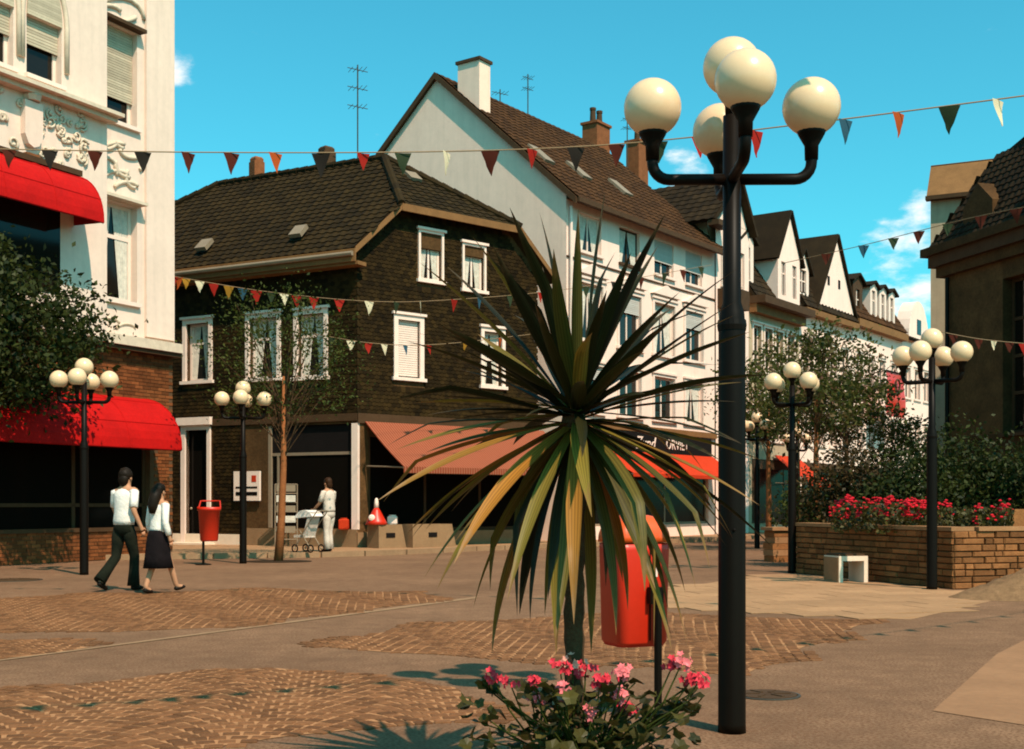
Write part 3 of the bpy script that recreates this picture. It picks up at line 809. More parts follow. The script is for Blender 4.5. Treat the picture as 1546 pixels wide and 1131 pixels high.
# shop front round the corner
fr = MB(); a, b, c, d = shopL
fr.box(LF, a, b, .04, .12, 2.62, 2.70); fr.box(LF, a, a + .10, .0, .14, c, d); fr.box(LF, a + .28, a + .34, .04, .12, c, 2.62)
sf = fr.build('shop_front', M['zinc'], B.o)
MB().box(LF, a + .1, b, .07, .08, c, 2.62).build('pane', M['dglass'], sf)
MB().box(LF, a + .1, b, .06, .09, 2.70, d).build('sign_board', M['dark'], sf)
MB().box(LF, -.18, 0.02, -.04, .25, .6, 3.45).build('corner_post', M['wpaint'], B.o)
fr = MB(); a, b, c, d = shopG
for x in (a, a + 1.9, a + 3.9, b - .08): fr.box(GF, x, x + .08, .04, .12, c, d)
fr.box(GF, a, b, .035, .125, c, c + .07)
sf = fr.build('shop_front', M['dwood'], B.o)
for x0, x1 in ((a + .08, a + 1.9), (a + 1.98, a + 3.9), (a + 3.98, b - .08)): MB().box(GF, x0, x1, .07, .08, c, d).build('pane', M['dglass'], sf)
M['pinkaw'] = striped('pink_striped_canvas', (.225, .052, .026), (.31, .105, .058), GF.u, .085)
pa, _ = GF.px(552, 640); pb, _ = GF.px(845, 646)
awning(B.o, GF, .18, min(pb, GW + .2), 3.50, -.08, 1.75, 2.25, M['pinkaw'], 'awning', .16)
# notice on the left wall
n0, n1, n2, n3 = LF.rect(357, 712, 396, 756)
nb = thing('notice_board', 'white notice with dark bars hung on the slate wall behind the lamp', 'notice', tuple(LF.pt((n0 + n1) / 2, -.1, n2)))
fx = MB().box(LF, n0, n1, -.12, -.06, n2, n3).build('panel', M['wpaint'], nb)
for zz, hh in ((.18, .10), (.42, .05)):
    MB().box(LF, n0 + .08, n1 - .08, -.128, -.121, n2 + (n3 - n2) * zz, n2 + (n3 - n2) * zz + hh).build('bar', M['black'], fx)
MB().box(LF, n1 - .28, n1 - .12, -.128, -.121, n3 - .3, n3 - .12).build('mark', M['orange'], fx)
MB().box(LF, n0 + .05, n1 - .05, -.06, .05, n2 + .1, n3 - .1).build('back', M['dwood'], nb)
# ================= cream art-nouveau house on the left
C = Frame(-8.27, 30.0, .465, .885)
K = Bld('cream_town_house', 'cream stucco town house with relief ornament, roller shutters and brown brick ground floor', C)
BAY = -.40; XB = C.px(142, 300)[0]; TOP = 15.0
SB = C.px(262, 531)[1]                                  # underside of the stucco
def crect(x0, y0, x1, y1, y=0): return C.rect(x0, y0, x1, y1, y)
h1t = C.px(206, 52)[1]; h1b = C.px(199, 192)[1]; h2t = C.px(204, 313)[1]; h2b = C.px(203, 458)[1]
xa, xb = C.px(148, 200)[0], C.px(207, 200)[0]
w1 = K.win(xa, xb, h1b, h1t, dep=.22, fw=.09, bars=(1, 1), shutter=.74, sill=True)
w2 = K.win(xa, xb, h2b, h2t, dep=.2, fw=.09, bars=(1, 2), transom=.66, curtain=True, sill=True)
MB().box(C, xa - .08, xb + .1, -.26, -.003, h2t + .03, h2t + .10).build('hood', M['stucco'], w2)
MB().box(C, xa - .08, xb + .1, -.22, -.003, h1t + .02, h1t + .10).build('hood', M['dwood'], w1)
holes0 = K.holes[(id(C), 0)]
MB().wall(C, XB, 0, SB, TOP, 0, holes0, .3).build('wall', M['cream'], K.o, fix=False)
# corner pilaster and window strip edges
MB().box(C, C.px(218, 300)[0], .0, -.07, -.003, SB + .25, TOP).build('pilaster', M['cream'], K.o)
MB().quad(C.pt(0, -.07, SB), C.pt(0, 9, SB), C.pt(0, 9, TOP), C.pt(0, -.07, TOP)).build('side_wall', M['cream'], K.o)
# projecting bay with arched shuttered windows
bx = [C.rect(40, 40, 93, 130, BAY), C.rect(-48, 40, 20, 130, BAY)]
zs_ = C.px(85, 128, BAY)[1]
for a, b, c, d in bx:
    w = K.win(a, b, zs_, zs_ + 1.25, y=BAY, dep=.18, fw=.08, bars=(1, 1), shutter=.46, key='bay')
    ar = MB(); n = 14; m = (a + b) / 2; r = (b - a) / 2 + .12
    pts = [C.pt(a - .12, BAY - .02, zs_ + .3)] + [C.pt(m - r * math.cos(math.pi * k / n), BAY - .02, zs_ + 1.25 + 1.05 * math.sin(math.pi * k / n)) for k in range(n + 1)] + [C.pt(b + .12, BAY - .02, zs_ + .3)]
    ar.tube(pts, .06, 6); ar.build('arch_moulding', M['stucco'], w, smooth=True)
    sl2 = MB(); z_ = 0.0
    while z_ < .9:
        hw_ = (b - a) / 2 * math.sqrt(1 - (z_ / .95) ** 2); sl2.box(C, m - hw_, m + hw_, BAY - .03, BAY - .004, zs_ + 1.252 + z_, zs_ + 1.252 + z_ + .052); z_ += .056
    sl2.build('arch_shutter', M['shutter'], w)
MB().wall(C, -14, XB, SB, TOP, BAY, K.holes['bay'], .3).build('bay_wall', M['cream'], K.o, fix=False)
MB().quad(C.pt(XB, BAY, SB), C.pt(XB, .02, SB), C.pt(XB, .02, TOP), C.pt(XB, BAY, TOP)).build('bay_side', M['cream'], K.o)
zc = C.px(100, 155, BAY)[1]
MB().box(C, -14, XB + .12, BAY - .42, BAY - .003, zc - .03, zc + .05).build('cornice', M['stucco'], K.o)
MB().box(C, -14, XB + .08, BAY - .25, BAY - .003, zc - .13, zc - .03).build('cornice', M['stucco'], K.o)
# base ledge over the ground floor
MB().box(C, -14, .04, -.30, .1, SB - .06, SB + .16).build('ledge', M['stucco'], K.o)
MB().box(C, -14, .06, -.24, .1, SB - .16, SB - .06).build('ledge', M['dwood'], K.o)  # dark strip: shade below the stucco ledge, put into the colour
# reliefs: lines, shield, scrolls
def relief(name, y, paths, r, parent=K.o, m=None):
    mb = MB()
    for p in paths: mb.tube([C.pt(*(C.px(a, b, y)[0], y - r * .3, C.px(a, b, y)[1])) for a, b in p], r, 6)
    return mb.build(name, m or M['stucco'], parent, smooth=True)
def arc(cx, cy, rx, ry, a0, a1, n=9): return [(cx + rx * math.cos(R(a0 + (a1 - a0) * k / n)), cy + ry * math.sin(R(a0 + (a1 - a0) * k / n))) for k in range(n + 1)]
relief('relief', 0, [arc(160, 207, 18, 18, 30, 110), arc(187, 212, 14, 12, 100, 175), arc(200, 225, 20, 14, 60, 180), arc(175, 232, 24, 16, 180, 300),
       arc(195, 250, 22, 18, 90, 200), arc(158, 258, 18, 20, 250, 380), arc(175, 272, 20, 14, 180, 330), arc(203, 268, 14, 16, 90, 220), arc(190, 285, 18, 10, 190, 340),
       arc(155, 235, 14, 22, 120, 260), arc(205, 245, 10, 14, -60, 60)], .05)
relief('relief', 0, [arc(160, 22, 22, 14, 200, 340), arc(185, 20, 22, 12, 30, 150), arc(178, 30, 38, 34, 180, 360)], .055)
relief('relief', 0, [arc(165, 490, 15, 10, 190, 350), arc(190, 497, 14, 8, 190, 350), arc(176, 508, 18, 6, 10, 170)], .03)
sx0, sz0 = C.px(31, 220, BAY); sx1, sz1 = C.px(58, 160, BAY); ms = (sx0 + sx1) / 2; hw = (sx1 - sx0) / 2
MB().prism(C, [(ms - hw, sz1), (ms - hw, sz0 + .25), (ms - hw * .6, sz0 + .06), (ms, sz0), (ms + hw * .6, sz0 + .06), (ms + hw, sz0 + .25), (ms + hw, sz1)], BAY - .14, BAY - .003).build('shield', M['cream'], K.o)
MB().box(C, ms - .16, ms + .16, BAY - .12, BAY - .003, sz0 - .45, sz0 - .12).build('bracket', M['chim'], K.o)
rg = random.Random(3); scr = MB()
MB().lathe(C.pt(ms, BAY - .08, sz1 + .02), [(.16, 0), (.2, .1), (.12, .22), (.05, .25)], 8).build('crown_ornament', M['stucco'], K.o)
for k in range(64):
    q = rg.uniform(-1, 1); w_ = rg.uniform(.25, 1.5) * (1 if q > 0 else -1)
    zz = sz0 + rg.uniform(-.45, 1.1); xx = ms + w_
    if xx > XB - .15: continue
    rr_ = rg.uniform(.06, .15); a0 = rg.uniform(0, 360)
    scr = MB(); scr.tube([C.pt(xx + rr_ * (1 - t / 14) * math.cos(R(a0 + t * 38)), BAY - .03, zz + rr_ * (1 - t / 14) * math.sin(R(a0 + t * 38))) for t in range(10)], [.035 - .002 * t for t in range(10)], 5)
    scr.ball(C.pt(xx + rr_ * .3 * math.cos(R(a0 + 342)), BAY - .03, zz + rr_ * .3 * math.sin(R(a0 + 342))), .045, 6); scr.build('scroll', M['stucco'], K.o, smooth=True)
# barrel awnings
def barrel(x0, x1, y0, D, zt, zb, m, name='awning'):
    mb = MB(); n = 10; prof = [(D * math.sin(R(90 * k / n)), zb + (zt - zb) * math.cos(R(90 * k / n))) for k in range(n + 1)] + [(D, zb - .03)]
    segs = 8
    for off, fl in ((0, 0), (.02, 1)):
        V = []; F = []
        for i in range(segs + 1):
            x = x0 + (x1 - x0) * i / segs
            V += [C.pt(x, y0 - max(d - off, 0), z - off) for d, z in prof]
        k = len(prof)
        F = [(i * k + j, (i + 1) * k + j, (i + 1) * k + j + 1, i * k + j + 1) for i in range(segs) for j in range(k - 1)]
        mb.add(V, F)
    for x in (x0 + .01, x1 - .01):
        V = [C.pt(x, y0 - d, z) for d, z in prof] + [C.pt(x, y0, zb)]
        mb.add(V, [tuple(range(len(V)))])
    o = mb.build(name, m, K.o, smooth=False)
    rb = MB()
    for x in np.linspace(x0 + .02, x1 - .02, 5): rb.tube([C.pt(x, y0 - d - .004, z + .004) for d, z in prof], .011, 5)
    for d, z in (prof[3], prof[7]): rb.tube([C.pt(x0, y0 - d - .003, z + .003), C.pt(x1, y0 - d - .003, z + .003)], .009, 5)
    rb.build('rib', m, o)
    return o
barrel(-7.5, C.px(215, 603)[0], 0.0, 1.24, 3.76, 2.56, M['red'])
xe = C.px(112, 268, BAY)[0]; zt_ = C.px(112, 268, BAY)[1]
barrel(-8.5, xe, BAY, .9, zt_, zt_ - 1.05, M['red'])
MB().box(C, -8.5, xe + .05, BAY - .2, BAY - .003, zt_ + .01, zt_ + .13).build('awning_box', M['dwood'], K.o)
# balcony window under the upper awning
K.holes['low'] = []
MB().box(C, -7.5, xe - .4, BAY - .02, BAY - .003, zt_ - 2.6, zt_ - .2).build('window', M['glass'], K.o)
# ground floor: bricks as courses, dark shop windows
gz = SB - .16
MB().wall(C, -14, 0, 0, gz, .0, [(-10.5, -.75, .75, 2.75)], .3).build('brick_wall', M['mortar'], K.o, fix=False)
MB().quad(C.pt(0, 0, 0), C.pt(0, 9, 0), C.pt(0, 9, gz), C.pt(0, 0, gz)).build('side_wall', M['mortar'], K.o)
bme = MB().box(WORLD, 0, .235, -.014, .01, 0, .068).mesh('brick'); bme.materials.append(M['brick'])
Ms = []; row = 0; z = .02
R3 = Matrix((C.u, C.w, Vector((0, 0, 1)))).transposed().to_4x4()
while z < gz - .06:
    x = -.24 - (.125 if row % 2 else 0)
    while x > -5.6:
        if not (x < -.73 and x + .235 > -10.5 and .70 < z + .03 < 2.76): Ms.append(Matrix.Translation(C.pt(x, 0, z)) @ R3)
        x -= .25
    z += .083; row += 1
Ms.sort(key=lambda m: -m.translation.z * 0 + abs(m.translation.x + 8.5))
pieces(K.o, 'brick', bme, Ms, 300)
fr = MB()
for x in (-10.4, -7.6, -5.2, -3.0, -.85): fr.box(C, x, x + .09, .14, .22, .75, 2.75)
fr.box(C, -10.4, -.8, .14, .22, 1.22, 1.30)
sf = fr.build('shop_front', M['dwood'], K.o)
for x0, x1 in ((-10.3, -7.6), (-7.5, -5.2), (-5.1, -3.0), (-2.9, -.85)):
    MB().box(C, x0, x1, .17, .18, .75, 2.75).build('pane', M['dglass'], sf)
MB().box(C, -10.5, -.78, -.05, .16, .66, .75).build('window_ledge', M['dwood'], K.o)
MB().box(C, -14, -.03, .32, 9, .02, TOP - .1).build('interior', M['dark'], K.o)
MB().box(C, -14, .1, -.6, 9.2, TOP, TOP + .3).build('roof', M['tile3'], K.o)

# ================= row of houses down the street
def far_windows(b, f, xs, zs, w, h, **k):
    for i, x in enumerate(xs):
        for j, z in enumerate(zs):
            b.win(x - w / 2, x + w / 2, z, z + h, f=f, bars=(2, 1), **k)
def hbox(b, nm, m, f, *a): return MB().box(f, *a).build(nm, m, b.o)
# second house: narrow, gable to the street
H2 = Bld('narrow_gabled_house', 'narrow cream house with street gable beside the near lamp post', S)
H2.o.location = S.pt(10.35, 0, 0)
x0, x1 = 10.36, 13.3
far_windows(H2, S, (11.2, 12.5), (4.3, 7.0, 9.7), .8, 1.5, dep=.12)
MB().wall(S, x0, x1, 0, 12.2, -.02, H2.holes[(id(S), 0)], .2).build('facade', M['white'], H2.o, fix=False)
MB().prism(S, [(x0 + .3, 12.2), (x1 - .2, 12.2), ((x0 + x1) / 2 + .2, 13.9)], -.03, .2).build('gable_wall', M['white'], H2.o)
hbox(H2, 'body', M['beige'], S, x0 + .02, x1 - .02, .35, 9, 0, 12.1)
xm = (x0 + x1) / 2 + .2
def q3(x, y, z): return S.pt(x, y, z)
roof_tiles(H2.o, [q3(x0 - .7, -.35, 12.0), q3(xm, -.35, 14.1), q3(xm, 8.5, 14.1), q3(x0 - .7, 8.5, 12.0)], S.w, M['tile3'], .4, .36, limit=0)
MB().sheet3([q3(xm, -.35, 14.1), q3(x1 + .2, -.35, 12.0), q3(x1 + .2, 8.5, 12.0), q3(xm, 8.5, 14.1)], .15).build('roof', M['tile3'], H2.o)
hbox(H2, 'eaves', M['dwood'], S, x0 - .72, x0 + .35, -.5, -.04, 11.75, 11.95)
chimney(H2.o, 'chimney', S, 9.9, 10.9, 5.0, 5.7, 13.5, 16.6, M['chim'], 2)
chimney(H2.o, 'chimney', S, 12.2, 13.0, 4.4, 5.0, 13.0, 16.3, M['chim'], 1)
# a low balcony bracket and lantern-like box seen by the post
hbox(H2, 'balcony', M['dwood'], S, 10.5, 11.9, -.7, -.03, 8.75, 9.5)

def mansard(b, x0, x1, ez, z1, in1, z2, in2, m, ov=.35):
    "steep lower slope from the eaves, flatter top"
    roof_tiles(b.o, [q3(x0, -ov, ez), q3(x1, -ov, ez), q3(x1, in1, z1), q3(x0, in1, z1)], S.u, m, .4, .34, limit=0)
    MB().sheet3([q3(x0, in1, z1), q3(x1, in1, z1), q3(x1, in2, z2), q3(x0, in2, z2)], .12).build('roof', m, b.o)
    sd = MB()
    for x in (x0 + .02, x1 - .02): sd.add([q3(x, -ov + .05, ez - .05), q3(x, in1, z1 - .04), q3(x, in2, z2 - .04), q3(x, in2 + 4, z2 - .04), q3(x, in2 + 4, ez - .1)], [(0, 1, 2, 3, 4)])
    sd.build('party_wall', M['dbrick'], b.o)
def gable_dormer(b, x0, x1, z0, zw, zt, y0, depth, wm, rm, nwin=2, ww=.55, wh=1.3, wz=.35, curved=False):
    hs = []; n = nwin
    for k in range(n):
        xc = x0 + (x1 - x0) * (k + .5) / n; hs.append((xc - ww / 2, xc + ww / 2, z0 + wz, z0 + wz + wh))
    d = MB(); d.wall(S, x0, x1, z0, zw, y0, hs, .12)
    xm = (x0 + x1) / 2
    d.prism(S, [(x0, zw), (x1, zw), (xm, zt)], y0, y0 + .15)
    for x in (x0, x1): d.quad(S.pt(x, y0, z0), S.pt(x, y0 + depth, z0), S.pt(x, y0 + depth, zw), S.pt(x, y0, zw))
    o = d.build('dormer', wm, b.o, fix=False)
    for h in hs:
        MB().box(S, h[0], h[1], y0 + .1, y0 + .12, h[2], h[3]).build('pane', M['glass'], o)
        w_ = MB().box(S, (h[0] + h[1]) / 2 - .03, (h[0] + h[1]) / 2 + .03, y0 + .06, y0 + .095, h[2], h[3]).box(S, h[0], h[1], y0 + .06, y0 + .095, h[3] - .5, h[3] - .44)
        w_.build('window_bar', M['wpaint'], o)
    k = .22
    r = MB()
    r.sheet3([S.pt(x0 - k, y0 - .15, zw - k * (zt - zw) / (xm - x0)), S.pt(xm, y0 - .15, zt), S.pt(xm, y0 + depth, zt), S.pt(x0 - k, y0 + depth, zw - k * (zt - zw) / (xm - x0))][::-1], .1)
    r.sheet3([S.pt(xm, y0 - .15, zt), S.pt(x1 + k, y0 - .15, zw - k * (zt - zw) / (xm - x0)), S.pt(x1 + k, y0 + depth, zw - k * (zt - zw) / (xm - x0)), S.pt(xm, y0 + depth, zt)][::-1], .1)
    r.build('dormer_roof', rm, o)
    return o
# third house: brown bay front with gabled dormer and big chimney
H3 = Bld('bay_fronted_house', 'brown-trimmed house with gabled dormer and broad dark chimney', S); H3.o.location = S.pt(13.3, 0, 0)
x0, x1 = 13.32, 18.4
far_windows(H3, S, (14.1, 15.2, 16.3, 17.5), (3.9, 6.7), .75, 1.8, surround=.1, dep=.12)
MB().wall(S, x0, x1, 0, 9.4, -.02, H3.holes[(id(S), 0)], .2).build('facade', M['beige'], H3.o, fix=False)
hbox(H3, 'body', M['dark'], S, x0 + .02, x1 - .02, .3, 9, 0, 9.3)
hbox(H3, 'eaves', M['dwood'], S, x0 - .05, x1 + .05, -.75, .0, 9.3, 9.6)
hbox(H3, 'cornice', M['wood'], S, x0, x1, -.35, -.03, 8.95, 9.3)
mansard(H3, x0, x1, 9.6, 12.4, 1.6, 13.6, 4.2, M['tile3'], .3)
gable_dormer(H3, S.px(1166, 420)[0], S.px(1199, 420)[0], 9.6, 11.75, 13.6, -.25, 3.5, M['white'], M['tile3'], 2, .45, 1.4, .4)
gable_dormer(H3, S.px(1122, 400)[0], S.px(1141, 400)[0], 9.9, 11.9, 12.3, .1, 2.0, M['wpaint'], M['tile3'], 1, .6, 1.3, .4)
chimney(H3.o, 'chimney', S, 17.2, 18.5, 3.6, 5.2, 12.0, 15.1, M['dbrick'], 2)
MB().prism(S, [(13.6, 12.8), (16.4, 12.8), (15.0, 15.0)], 4.4, 7).build('rear_gable', M['chim'], H3.o)
# fourth house: white steep street gable
H4 = Bld('steep_gabled_house', 'white house with steep pointed street gable and dark mansard', S); H4.o.location = S.pt(18.4, 0, 0)
x0, x1 = 18.42, 24.8
far_windows(H4, S, (19.4, 20.9, 22.4, 23.9), (3.9, 6.8), .8, 1.7, surround=.1, dep=.12)
MB().wall(S, x0, x1, 0, 10.3, -.02, H4.holes[(id(S), 0)], .2).build('facade', M['white'], H4.o, fix=False)
hbox(H4, 'body', M['dark'], S, x0 + .02, x1 - .02, .3, 9, 0, 10.2)
hbox(H4, 'eaves', M['wood'], S, x0, x1, -.4, -.03, 9.55, 9.8)
mansard(H4, x0, x1, 9.9, 13.4, 1.8, 14.6, 4.5, M['tile3'], .3)
gable_dormer(H4, S.px(1229, 450)[0], S.px(1284, 470)[0], 10.0, 10.25, 13.6, -.15, 3.5, M['white'], M['tile3'], 2, .4, 0.1, .05)
xg0, xg1 = S.px(1246, 400)[0], S.px(1262, 400)[0]
for xx in (xg0, xg1): MB().box(S, xx - .12, xx + .12, -.17, -.15, 11.2, 11.6).build('gable_vent', M['dark'], H4.o)
gable_dormer(H4, S.px(1204, 420)[0], S.px(1221, 420)[0], 10.3, 11.6, 12.4, .0, 2.2, M['wpaint'], M['tile3'], 1, .7, 1.0, .2)
# fifth house: three white dormer windows
H5 = Bld('three_dormer_house', 'pale house with three white dormer windows in a dark mansard roof', S); H5.o.location = S.pt(24.8, 0, 0)
x0, x1 = 24.82, 32.0
far_windows(H5, S, (25.8, 27.4, 29.0, 30.8), (3.9, 6.9), .8, 1.6, surround=.1, dep=.12)
MB().wall(S, x0, x1, 0, 10.2, -.02, H5.holes[(id(S), 0)], .2).build('facade', M['white'], H5.o, fix=False)
hbox(H5, 'body', M['dark'], S, x0 + .02, x1 - .02, .3, 9, 0, 10.1)
hbox(H5, 'eaves', M['wood'], S, x0, x1, -.4, -.03, 9.75, 10.1)
mansard(H5, x0, x1, 10.2, 12.6, 1.3, 14.3, 3.8, M['tile2'], .3)
for a_, b_ in ((1311, 1321), (1325, 1335), (1339, 1348)):
    gable_dormer(H5, S.px(a_, 450)[0], S.px(b_, 450)[0], 10.3, 12.0, 12.2, -.1, 1.5, M['wpaint'], M['tile3'], 1, .5, 1.3, .2)
gable_dormer(H5, S.px(1288, 430)[0], S.px(1302, 430)[0], 10.3, 12.0, 12.3, .0, 1.5, M['dwood'], M['tile3'], 1, .5, 1.1, .2)
# sixth house: rounded gable, then two plain houses closing the view
H6 = Bld('round_gabled_house', 'white house with small rounded gable at the end of the row', S); H6.o.location = S.pt(32, 0, 0)
x0, x1 = 32.02, 38.0
far_windows(H6, S, (33.0, 34.6, 36.2), (3.9, 6.9), .9, 1.6, surround=.1, dep=.12)
MB().wall(S, x0, x1, 0, 10.0, -.02, H6.holes[(id(S), 0)], .2).build('facade', M['white'], H6.o, fix=False)
hbox(H6, 'body', M['dark'], S, x0 + .02, x1 - .02, .3, 9, 0, 9.9)
mansard(H6, x0, x1, 10.0, 11.2, 1.3, 12.0, 3.8, M['tile3'], .3)
n = 12; xm, rr_ = 34.6, 1.7
gd = MB().prism(S, [(xm - rr_ * math.cos(math.pi * k / n), 10.0 + 2.2 * math.sin(math.pi * k / n)) for k in range(n + 1)], -.12, .6).build('round_gable', M['white'], H6.o)
MB().box(S, xm - .35, xm + .35, -.14, -.121, 10.4, 11.2).build('gable_window', M['glass'], gd)
H7 = Bld('far_end_house', 'distant pale house closing the end of the street', S); H7.o.location = S.pt(38, 0, 0)
far_windows(H7, S, (39.5, 41.5, 43.5, 45.5), (1.2, 4.0, 7.0), .9, 1.6, dep=.12)
MB().wall(S, 38.02, 60, 0, 9.4, -.02, H7.holes[(id(S), 0)], .2).build('facade', M['white'], H7.o, fix=False)
hbox(H7, 'body', M['dark'], S, 38.04, 60, .3, 9, 0, 9.3)
mansard(H7, 38.02, 60, 9.4, 11, 1.6, 12, 4.0, M['tile3'], .3)
# ground floors of the row: shop fronts and a small orange awning
for b_, x0, x1 in ((H3, 13.6, 18.1), (H4, 18.7, 24.5), (H5, 25.1, 31.7)):
    s_ = hbox(b_, 'shop_front', M['dwood'], S, x0, x1, -.06, -.025, .5, 3.1)
    n = 3
    for k in range(n): MB().box(S, x0 + .1 + (x1 - x0 - .1) * k / n, x0 + (x1 - x0 - .1) * (k + 1) / n, -.075, -.062, .6, 2.7).build('pane', M['dglass'], s_)
awning(H3.o, S, 15.6, 18.0, 3.3, -.1, 1.6, 2.1, M['orange'])

# ================= dark church-like building on the right, beige house behind it
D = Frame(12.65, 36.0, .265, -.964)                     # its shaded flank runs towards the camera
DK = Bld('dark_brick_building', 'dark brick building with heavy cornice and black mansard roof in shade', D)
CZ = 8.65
for a_ in (2.6, 5.4, 8.2, 11.0):
    DK.win(a_, a_ + 1.1, 3.2, 7.4, dep=.3, fw=.09, bars=(2, 4), fm=M['dwood'], sill=True)
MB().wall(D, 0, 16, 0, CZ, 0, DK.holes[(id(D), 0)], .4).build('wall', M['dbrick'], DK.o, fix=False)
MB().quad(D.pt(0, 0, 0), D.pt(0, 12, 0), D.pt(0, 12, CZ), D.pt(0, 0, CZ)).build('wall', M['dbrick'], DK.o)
MB().box(D, .05, 16, .5, 12, .05, CZ - .2).build('interior', M['dark'], DK.o)
for k, (o_, a_, b_) in enumerate(((.18, CZ - .75, CZ - .45), (.34, CZ - .45, CZ - .12), (.5, CZ - .12, CZ + .12))):
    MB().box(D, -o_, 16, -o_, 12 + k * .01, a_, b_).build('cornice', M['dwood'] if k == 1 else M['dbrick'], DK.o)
mr_ = MB()
a0 = [D.pt(-.3, -.3, CZ + .12), D.pt(16, -.3, CZ + .12), D.pt(16, 1.0, CZ + 2.6), D.pt(1.0, 1.0, CZ + 2.6)]
roof_tiles(DK.o, a0, D.u, M['tile3'], .26, .22, limit=0)
roof_tiles(DK.o, [D.pt(-.3, 12, CZ + .12), D.pt(-.3, -.3, CZ + .12), D.pt(1.0, 1.0, CZ + 2.6), D.pt(1.0, 12, CZ + 2.6)], D.w, M['tile3'], .26, .22, limit=0)
MB().prism(D, [(1.0, CZ + 2.5), (16, CZ + 2.5), (16, CZ + 4.6), (3.6, CZ + 3.2)], 1.0, 12).build('roof', M['tile3'], DK.o)
for x_ in (1.0, 3.6):
    d_ = MB().prism(D, [(x_, CZ + .15), (x_ + 1.3, CZ + .15), (x_ + 1.3, CZ + 1.0), (x_ + .65, CZ + 1.6), (x_, CZ + 1.0)], -.1, 1.2).build('dormer', M['dbrick'], DK.o)
MB().tube([D.pt(.25, -.1, CZ - .8), D.pt(.25, -.1, .2)], .06, 8).build('downpipe', M['black'], DK.o)
e0 = P(1405, 500, 40)
E = Frame(e0.x, e0.y, .90, -.436)
EB = Bld('beige_side_house', 'tall beige house with brown roof behind the dark brick building', E)
MB().wall(E, 0, 6, 0, 11.2, 0, [], .2).build('wall', M['beige'], EB.o, fix=False)
MB().quad(E.pt(0, 0, 0), E.pt(0, 4, 0), E.pt(0, 4, 11.2), E.pt(0, 0, 11.2)).build('wall', M['beige'], EB.o)
MB().box(E, .05, 6, .1, 4, .05, 11.1).build('interior', M['dark'], EB.o)
MB().sheet3([E.pt(-.1, -.2, 11.25), E.pt(6, -.2, 11.25), E.pt(6, .9, 12.5), E.pt(-.1, .9, 12.5)], .15).build('roof', M['wood'], EB.o)
MB().box(E, -.1, 6, .85, 4, 12.35, 12.48).build('roof', M['tile2'], EB.o)
MB().box(E, -.13, 6.05, -.3, -.003, 11.1, 11.22).build('gutter', M['dwood'], EB.o)
tv_aerial(540, 98, 225, 36.8, 'tall thin aerial on the slate house roof ridge', 3, .55)
tv_aerial(755, 135, 172, 45.5, 'short aerial above the ridge of the white gabled house', 1, .6)
tv_aerial(797, 112, 186, 46.5, 'taller aerial further along the white house ridge', 2, .4)
tv_aerial(947, 175, 235, 50, 'aerial behind the leftmost globe of the near lamp', 2, .4)
# ------------------------------------------------------------------ lamp posts
def make_lamp():
    o = thing('street_lamp', 'x', 'street lamp', (0, 0, 0), 'five-globe street lamps')
    MB().lathe((0, 0, 0), [(.080, 0), (.078, .05), (.076, 2.30), (.070, 2.38), (.052, 2.44), (.050, 3.50)], 28).build('post', M['black'], o, smooth=True)
    MB().lathe((0, 0, 2.28), [(.080, 0), (.084, .03), (.080, .06)], 20).build('collar', M['black'], o)
    MB().ball((.0, -.078, 1.15), .010, 8).build('hatch_bolt', M['black'], o)
    def head(x, y, zc, r=.163):
        MB().lathe((x, y, 0), [(.038, zc - .30), (.040, zc - .22), (.074, zc - .158), (.084, zc - .135), (.07, zc - .128)], 16).build('cup', M['black'], o, smooth=True)
        MB().ball((x, y, zc), r, 32).build('globe', M['globe'], o, smooth=True)
    head(0, 0, 3.78)
    for k in range(4):
        a = k * math.pi / 2; c, s_ = math.cos(a), math.sin(a)
        pts = [(.04, 3.14)] + [(.45 - .095 + .095 * math.sin(R(t)), 3.14 + .095 - .095 * math.cos(R(t))) for t in (0, 15, 30, 45, 60, 75, 90)] + [(.45, 3.34)]
        MB().tube([(q * c, q * s_, z) for q, z in pts], .032, 12).build('arm', M['black'], o, smooth=True)
        head(.45 * c, .45 * s_, 3.55)
    return o
lamp0 = make_lamp(); used = False
for px_, Y, rz, lab in (
    (1105, 7.0, -1, 'large near street lamp with five globes rising right of the spiky palm'),
    (127, 22.4, 4, 'street lamp with five globes in front of the red shop awning'),
    (367, 26.6, 6, 'street lamp with five globes beside the red bin and the slate house door'),
    (1407, 18.6, 50, 'street lamp with five globes at the near corner of the stone planter'),
    (1196, 23.0, 28, 'street lamp with five globes at the far end of the stone planter'),
    (1143, 35.6, 20, 'farther street lamp with five globes just right of the near lamp post'),
    (1203, 43.0, 35, 'most distant street lamp, globes seen half behind the lamp at the planter end')):
    o = lamp0 if not used else copy_tree(lamp0); used = True
    o.location = ((px_ - CX) / FPX * Y, Y, 0); o.rotation_euler = (0, 0, R(rz)); o['label'] = lab

